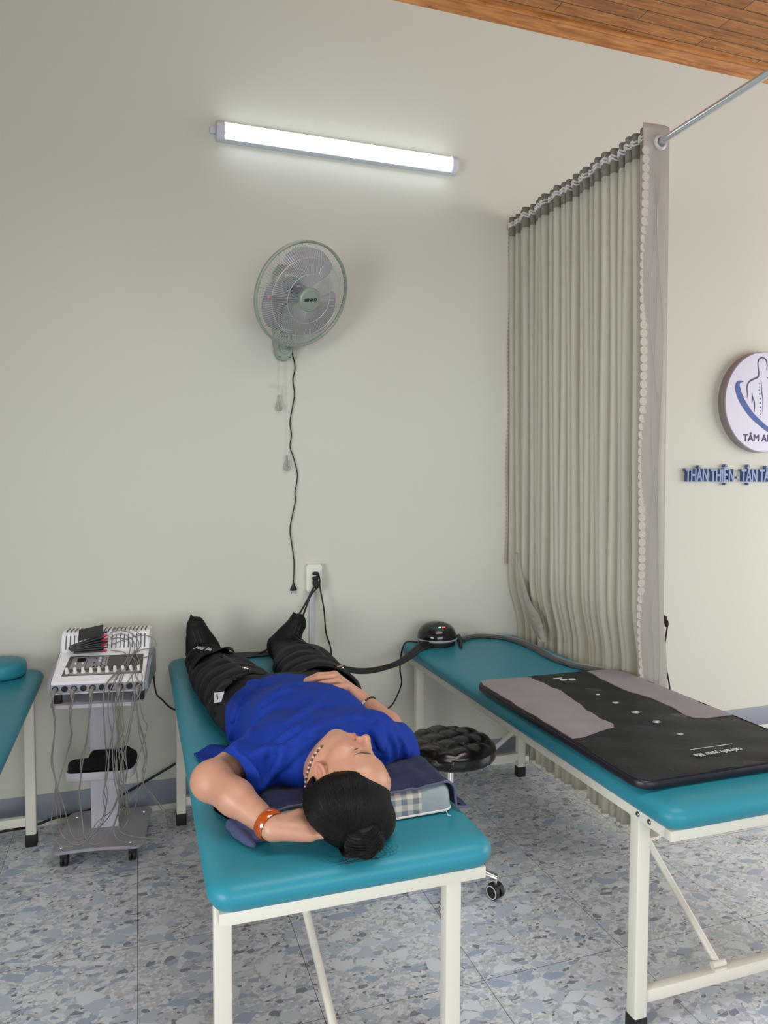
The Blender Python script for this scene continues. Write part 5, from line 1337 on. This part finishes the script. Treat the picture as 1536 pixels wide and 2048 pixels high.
# sleeves
T.cap((.345, -1.530, .802), (.180, -1.690, .785), .076, .068, .035); T.cap((.585, -1.545, .800), (.672, -1.490, .755), .068, .057, .03)
T.cap((.680, -1.490, .752), (.690, -1.530, .740), .048, .040, .03)
# creases: ridges laid on the cloth surface
def tsurf(u, v):
    """first point of the cloth along a view ray"""
    d = Vector(RM@np.array([u-768, -(v-1024), -f_px])).normalized(); k = 1.2
    while k < 3.4:
        p = CAMP+d*k; i = [int(np.searchsorted(a_, c_)) for a_, c_ in zip(T.ax, p)]
        if all(0 < j < n-1 for j, n in zip(i, T.F.shape)) and T.F[tuple(i)] < .002: return p
        k += .004
    return None
CR = [((285, 890), (330, 720), (450, 560), 9, 5), ((395, 890), (460, 760), (575, 680), 8, 4), ((300, 780), (350, 660), (430, 545), 8, 5), ((470, 1010), (620, 880), (720, 820), 8, 4), ((560, 1000), (700, 900), (860, 780), 9, 5),
      ((330, 930), (300, 980), (240, 1030), 8, 6), ((600, 1060), (660, 990), (800, 900), 8, 4), ((420, 1000), (520, 960), (640, 960), 9, 4), ((350, 1010), (430, 1100), (450, 1190), 7, 5), ((480, 1180), (560, 1080), (600, 1000), 7, 5),
      ((520, 640), (620, 590), (740, 560), 6, 4), ((460, 720), (560, 640), (680, 600), 7, 4), ((400, 560), (470, 570), (540, 560), 6, 4), ((700, 760), (800, 700), (920, 680), 7, 4), ((780, 860), (900, 790), (1060, 760), 8, 4),
      ((1180, 810), (1200, 900), (1235, 1010), 8, 6), ((1225, 830), (1270, 910), (1290, 1000), 7, 5), ((1285, 860), (1330, 920), (1345, 980), 7, 5), ((1130, 830), (1170, 880), (1200, 960), 6, 5), ((640, 800), (760, 720), (840, 640), 6, 4)]
for a, b_, c, r0, r1 in CR:
    P = [tsurf(364+p.x/3, 1179+p.y/3) for p in smoothpath([(*a, 0), (*b_, 0), (*c, 0)], 5)]; P = [p for p in P if p is not None]
    for i in range(len(P)-1):
        if (P[i]-P[i+1]).length < .06:
            fr_ = i/len(P); T.cap(P[i], P[i+1], (r0+(r1-r0)*fr_)*1e-3, k=.0105)
f0 = T.F; X_, Y_, Z_ = np.meshgrid(*T.ax, indexing='ij'); T.F = np.where(f0 < .9, f0+fold_noise(X_, Y_, Z_), f0)
# shirt tail spread on the bed
TP = np.array([(.148, -1.232), (.238, -1.165), (.30, -1.17), (.31, -1.46), (.24, -1.44), (.172, -1.318)])
def tail(x, y, z):
    d = np.full(x.shape, 1e3); ins_ = np.zeros(x.shape, bool); n = len(TP)
    for i in range(n):
        ax0, ay0 = TP[i]; bx0, by0 = TP[(i+1) % n]; ex, ey = bx0-ax0, by0-ay0; wx, wy = x-ax0, y-ay0
        tt = np.clip((wx*ex+wy*ey)/(ex*ex+ey*ey), 0, 1); d = np.minimum(d, np.hypot(wx-ex*tt, wy-ey*tt))
        c1 = (y >= ay0) != (y >= by0); ins_ ^= c1 & (wx < ex*wy/(ey if abs(ey) > 1e-9 else 1e-9))
    d = np.where(ins_, -d, d); top = .7015+.05*np.clip(x-.17, 0, .2)+.003*np.sin(60*x+40*y)
    return np.maximum(d-.003, z-top)
T.op(tail, (.13, -1.48, .69), (.33, -1.15, .74), .012, 'u', pad=.01)
# hem plane, sleeve openings, neck opening
def hemf(x, y, z): return (y-(-1.035-(.86-z)*1.05-.012*np.sin(x*26)))*.69
T.op(hemf, (.0, -1.5, .6), (1, -.8, 1), .006, 'i')
dL = np.array([-.66, -.75, -.06]); dL /= np.linalg.norm(dL)
def cutL(x, y, z): return ((x-.195)*dL[0]+(y+1.660)*dL[1]+(z-.795)*dL[2])
T.op(lambda x, y, z: cutL(x, y, z), (.05, -1.85, .6), (.30, -1.5, 1), .004, 'i', pad=0)
T.cap((.212, -1.625, .792), (.13, -1.73, .785), .058, .060, .004, 's')
T.cap((.690, -1.412, .778), (.640, -1.315, .835), .050, .044, .005, 's')
T.ell(hp(0, .015, -.035), (.076, .076, .080), .004, 's')
T.op(lambda x, y, z: -(z-.6945), (.0, -2.1, .6), (1, -.5, 1), 0, 'i')
shirt = T.mesh('t_shirt', M_shirt, t, 2)
# sleeve and hem seams
ax_c = Vector((.222, -1.598, .796)); e1 = Vector(dL).cross(Vector((0, 0, 1))).normalized(); e2 = Vector(dL).cross(e1)
# trousers
Q = Field(axis(.12, .80, .006), axis(-1.24, -.50, .006), axis(.692, .92, .006))
Q.ell((.452, -1.02, .765), (.205, .165, .079), 0); Q.cap((.35, -.98, .755), (.31, -.72, .75), .082, .058, .03); Q.cap((.57, -.98, .755), (.605, -.72, .755), .080, .058, .03)
Q.cap((.30, -1.12, .742), (.27, -.95, .745), .06, k=.03); Q.op(lambda x, y, z: -(z-.6945), (0, -2, .6), (1, 0, 1), 0, 'i')
tr = Q.mesh('trousers', M_pant, t, 1)
# care label on the trouser side
bm = bmesh.new(); a, b, c, d = (onx(*p, .232) for p in ((434, 1385), (456, 1382), (449, 1403), (434, 1406)))
vs = [bm.verts.new(p+Vector((-.010, 0, 0))) for p in (a, b, c, d)]; f_ = bm.faces.new(vs); r = bmesh.ops.extrude_face_region(bm, geom=[f_]); bmesh.ops.translate(bm, vec=(.001, 0, 0), verts=[v for v in r['geom'] if isinstance(v, bmesh.types.BMVert)])
lab = bmobj('care_label', bm, M_label, tr, False)
bm = bmesh.new(); lc = (a+b+c+d)/4+Vector((-.0112, .006, 0)); lathe(bm, [(.0065, 0), (.0065, .0006), (.003, .0006), (.003, 0), (.0065, 0)], lc, 16, Matrix(((0, 0, -1), (0, 2.6, 0), (1, 0, 0)))); bmobj('label_print', bm, M_ink, lab, False)

# ---------------------------------------------------------------- compression boots
def boot(name, hip, kn, an, heel, toe, rth, side, seed):
    hip, kn, an, heel, toe = [np.array(p, float) for p in (hip, kn, an, heel, toe)]
    Bo = Field(axis(.08, .86, .005), axis(-1.22, -.12, .005), axis(.692, .97, .005))
    L1 = np.linalg.norm(kn-hip); L2 = np.linalg.norm(an-kn)
    def seg(a, b, ra, rb, L, s0):
        ab = b-a; l2 = ab@ab
        def fn(x, y, z):
            px, py, pz = x-a[0], y-a[1], z-a[2]; tt = np.clip((px*ab[0]+py*ab[1]+pz*ab[2])/l2, 0, 1)
            dx, dy, dz = px-tt*ab[0], py-tt*ab[1], pz-tt*ab[2]
            s = s0+tt*L; r = ra+(rb-ra)*tt+.013*(np.abs(np.sin(PI*s/.092))**.55-1)
            return np.sqrt(dx*dx+dy*dy+(dz*1.38)**2)-r
        R_ = max(ra, rb)+.02; Bo.op(fn, np.minimum(a, b)-R_, np.maximum(a, b)+R_, .012)
    seg(hip, kn, rth, rth*.88, L1, 0); seg(kn, an, rth*.88, rth*.56, L2, L1)
    # foot: two flattened shells meeting at a zipper seam
    Bo.cap(heel, toe, .074, .036, .03); Bo.cap(toe+np.array([-.012, 0, .016]), toe+np.array([-.016, -.006, .046]), .012, .004, .012); Bo.cap(toe+np.array([.014, -.004, .010]), toe+np.array([.020, -.010, .036]), .011, .004, .012); Bo.cap(heel+np.array([0, .02, -.01]), toe+np.array([-side*.012, -.012, .004]), .05, .020, .02)
    Bo.cap(toe+np.array([side*.020, 0, -.020]), toe+np.array([side*.024, -.004, .010]), .018, .008, .008)
    f0 = Bo.F; X_, Y_, Z_ = np.meshgrid(*Bo.ax, indexing='ij')
    Bo.F = np.where(f0 < .9, f0+.0022*np.sin(60*X_+35*Y_+seed)*np.sin(50*Z_-22*Y_)+.0015*np.sin(110*Y_+40*X_), f0)
    # open cuff, cut slanted and hollowed
    d = (hip-kn)/L1
    def cut(x, y, z): return (x-hip[0])*d[0]+(y-hip[1]-.55*(z-hip[2])-.020*np.sin(9*(x-hip[0])*3.0+seed))*d[1]*.85
    Bo.op(cut, (0, -1.4, .6), (1, -.6, 1.1), .004, 'i')
    Bo.cap(hip+d*.03, hip-d*.05, (rth-.014), rth-.02, .006, 's', sq=((0, 0, 1), .80))
    Bo.op(lambda x, y, z: -(z-.6945), (0, -2, .6), (1, 0, 1), 0, 'i')
    o = Bo.mesh(name, M_nyl, t, 1)
    return o, Bo
bL, _ = boot('compression_boot', (.352, -1.045, .758), (.295, -.60, .752), (.255, -.33, .750), (.258, -.225, .765), (.228, -.235, .872), .134, -1, .5)
bR, _ = boot('compression_boot', (.588, -1.040, .760), (.610, -.62, .760), (.604, -.37, .755), (.600, -.265, .765), (.656, -.265, .866), .134, 1, 2.1)
M_ = bpy.data.materials
def on_surf(obj, o0, d):
    """drop a ray onto a mesh (world space)"""
    off = world_of(obj).translation; ok, p, n, _i = obj.ray_cast(Vector(o0)-off, Vector(d)); return (p+off, n) if ok else (Vector(o0), Vector((0, 0, 1)))
def zip_line(obj, pts, r=.0022, m=M_rub, name='zipper'):
    P = []
    for x, y in pts:
        p, n = on_surf(obj, (x, y, 1.3), (0, 0, -1))
        if p.z < 1: P.append(p+n*.0012)
    bm = bmesh.new(); tube(bm, smoothpath(P, 3), r, 6); z_ = bmobj(name, bm, m, obj, 60); return P
for obj, pts in ((bL, [(.36+.012*i, -.98+.052*i*1.0) for i in range(0)] or [(.345, -1.00), (.342, -.94), (.330, -.86), (.312, -.76), (.296, -.66), (.280, -.56), (.262, -.46), (.245, -.38), (.232, -.32)]),
                 (bR, [(.655, -1.00), (.655, -.94), (.652, -.86), (.648, -.76), (.645, -.66), (.640, -.56), (.632, -.46), (.628, -.38)])):
    for off in (-.006, .006): P = zip_line(obj, [(x+off, y) for x, y in pts])
    zip_line(obj, pts, .0036, M_nyl2, 'zip_tape')
    p = P[0]+Vector((-.006, .016, .004)); bm = bmesh.new(); orient_box(bm, p, Vector((.6, -.8, 0)), Vector((.8, .6, 0)), Vector((0, 0, 1)), .022, .007, .004, .0012); cyl(bm, p+Vector((-.012, .004, 0)), p+Vector((.010, .010, .002)), .003, 8); bmobj('zip_pull', bm, M_chrome, obj, 40)
for obj, tp_, hl_ in ((bL, (.226, .865), (.250, .780)), (bR, (.655, .862), (.618, .785))):
    for off in (-.009, .009):
        P = []
        for w in np.linspace(0, 1, 14):
            x = tp_[0]+(hl_[0]-tp_[0])*w+off; z = tp_[1]+(hl_[1]-tp_[1])*w; p, n = on_surf(obj, (x, -.62, z+.03), (0, .995, -.10))
            if p.y > -.60 and p.z < 1: P.append(p+n*.0015)
        if len(P) > 4: bm = bmesh.new(); tube(bm, P, .0026, 6); bmobj('foot_zipper', bm, M_rub, obj, 60)
# velcro flap straps over the lower leg
for obj in (bL,):
    bm = bmesh.new(); rows = []; c4 = [Vector(p) for p in ((.185, -.40, 0), (.345, -.42, 0), (.345, -.62, 0), (.188, -.64, 0))]
    for i in range(23):
        q = i/22; row = []
        for j in range(9):
            v = j/8; c = (c4[0].lerp(c4[1], q)).lerp(c4[3].lerp(c4[2], q), v); yy = c.y+.008*math.sin(q*9+v*3); p, n = on_surf(obj, (c.x, yy, 1.3), (0, 0, -1)); z_ = max(p.z, .715) if p.z < 1 else .715
            row.append(bm.verts.new(Vector((c.x, yy, z_+.012+.006*math.sin(q*12+v*5)))))
        rows.append(row)
    for a, b in zip(rows, rows[1:]):
        for j in range(8): bm.faces.new((a[j], a[j+1], b[j+1], b[j]))
    bmesh.ops.solidify(bm, geom=bm.faces[:], thickness=.004); fl = bmobj('strap_flap', bm, M_nyl, obj)
    p, n = on_surf(fl, (.232, -.56, 1.3), (0, 0, -1)); n = Vector((-.25, -.30, .9)).normalized()
    text('lettering', 'your life', .030, frame(p+n*.008, Vector((.55, -.83, 0)), n.cross(Vector((.55, -.83, 0)))), M_print, fl, .0005, xs=.9)

# ---------------------------------------------------------------- jewellery
wdir = (Vector(LWr)-Vector((.205, -1.735, .773))).normalized(); bc = Vector(LWr)-wdir*.016
q = wdir.to_track_quat('Z', 'Y').to_matrix()
bm = bmesh.new(); lathe(bm, [(.0300, -.0105), (.0322, -.0115), (.0340, -.0075), (.0346, 0), (.0340, .0075), (.0322, .0115), (.0300, .0105), (.0294, 0), (.0300, -.0105)], bc, 56, q)
bmobj('amber_bangle', bm, M_amber, t, 60)
bm = bmesh.new(); NP_ = []; off = world_of(body).translation
offs = world_of(shirt).translation
for p in smoothpath([(648, 1490, 0), (638.6, 1500, 0), (625.7, 1518, 0), (620, 1534, 0), (615.7, 1549, 0), (613, 1567, 0), (613, 1580, 0)], 14):
    d = Vector(RM@np.array([p.x-768, -(p.y-1024), -f_px])).normalized(); hits = []
    for ob_, of_ in ((body, off), (shirt, offs)):
        ok, h, nn, _i = ob_.ray_cast(CAMP-of_, d)
        if ok: hits.append(((h+of_-CAMP).length, h+of_+nn*.0022))
    if hits: NP_.append(min(hits, key=lambda w: w[0])[1])
k = 0; acc = 0
for i in range(1, len(NP_)):
    L_s = (NP_[i]-NP_[i-1]).length
    if L_s > .05: continue
    acc += L_s
    if acc > .0056: sph(bm, NP_[i], .0030, 10, mi=k % 2); k += 1; acc = 0
nk_ = bmobj('bead_necklace', bm, [M_bead, M_beadw], t, 60)
w2 = (Vector(RWr)-Vector((.684, -1.405, .780))).normalized(); rc2 = Vector(RWr)-w2*.030; q = w2.to_track_quat('Z', 'Y').to_matrix(); bm = bmesh.new()
for k in range(26):
    a = 2*PI*k/26; sph(bm, rc2+q@Vector((.0300*math.cos(a), .0300*math.sin(a), 0)), .0033, 8)
br = bmobj('bead_bracelet', bm, M_ink, t, 60)
bm = bmesh.new(); 
for k in range(5):
    a = math.radians(-20+15*k); 
    c = rc2+q@Vector((.0335*math.cos(a), .0335*math.sin(a), 0)); rad = (q@Vector((math.cos(a), math.sin(a), 0))); tg = (q@Vector((-math.sin(a), math.cos(a), 0))); orient_box(bm, c, tg, w2, rad, .0095, .008, .002, .0006)
bmobj('white_plate', bm, M_white, br, 40)
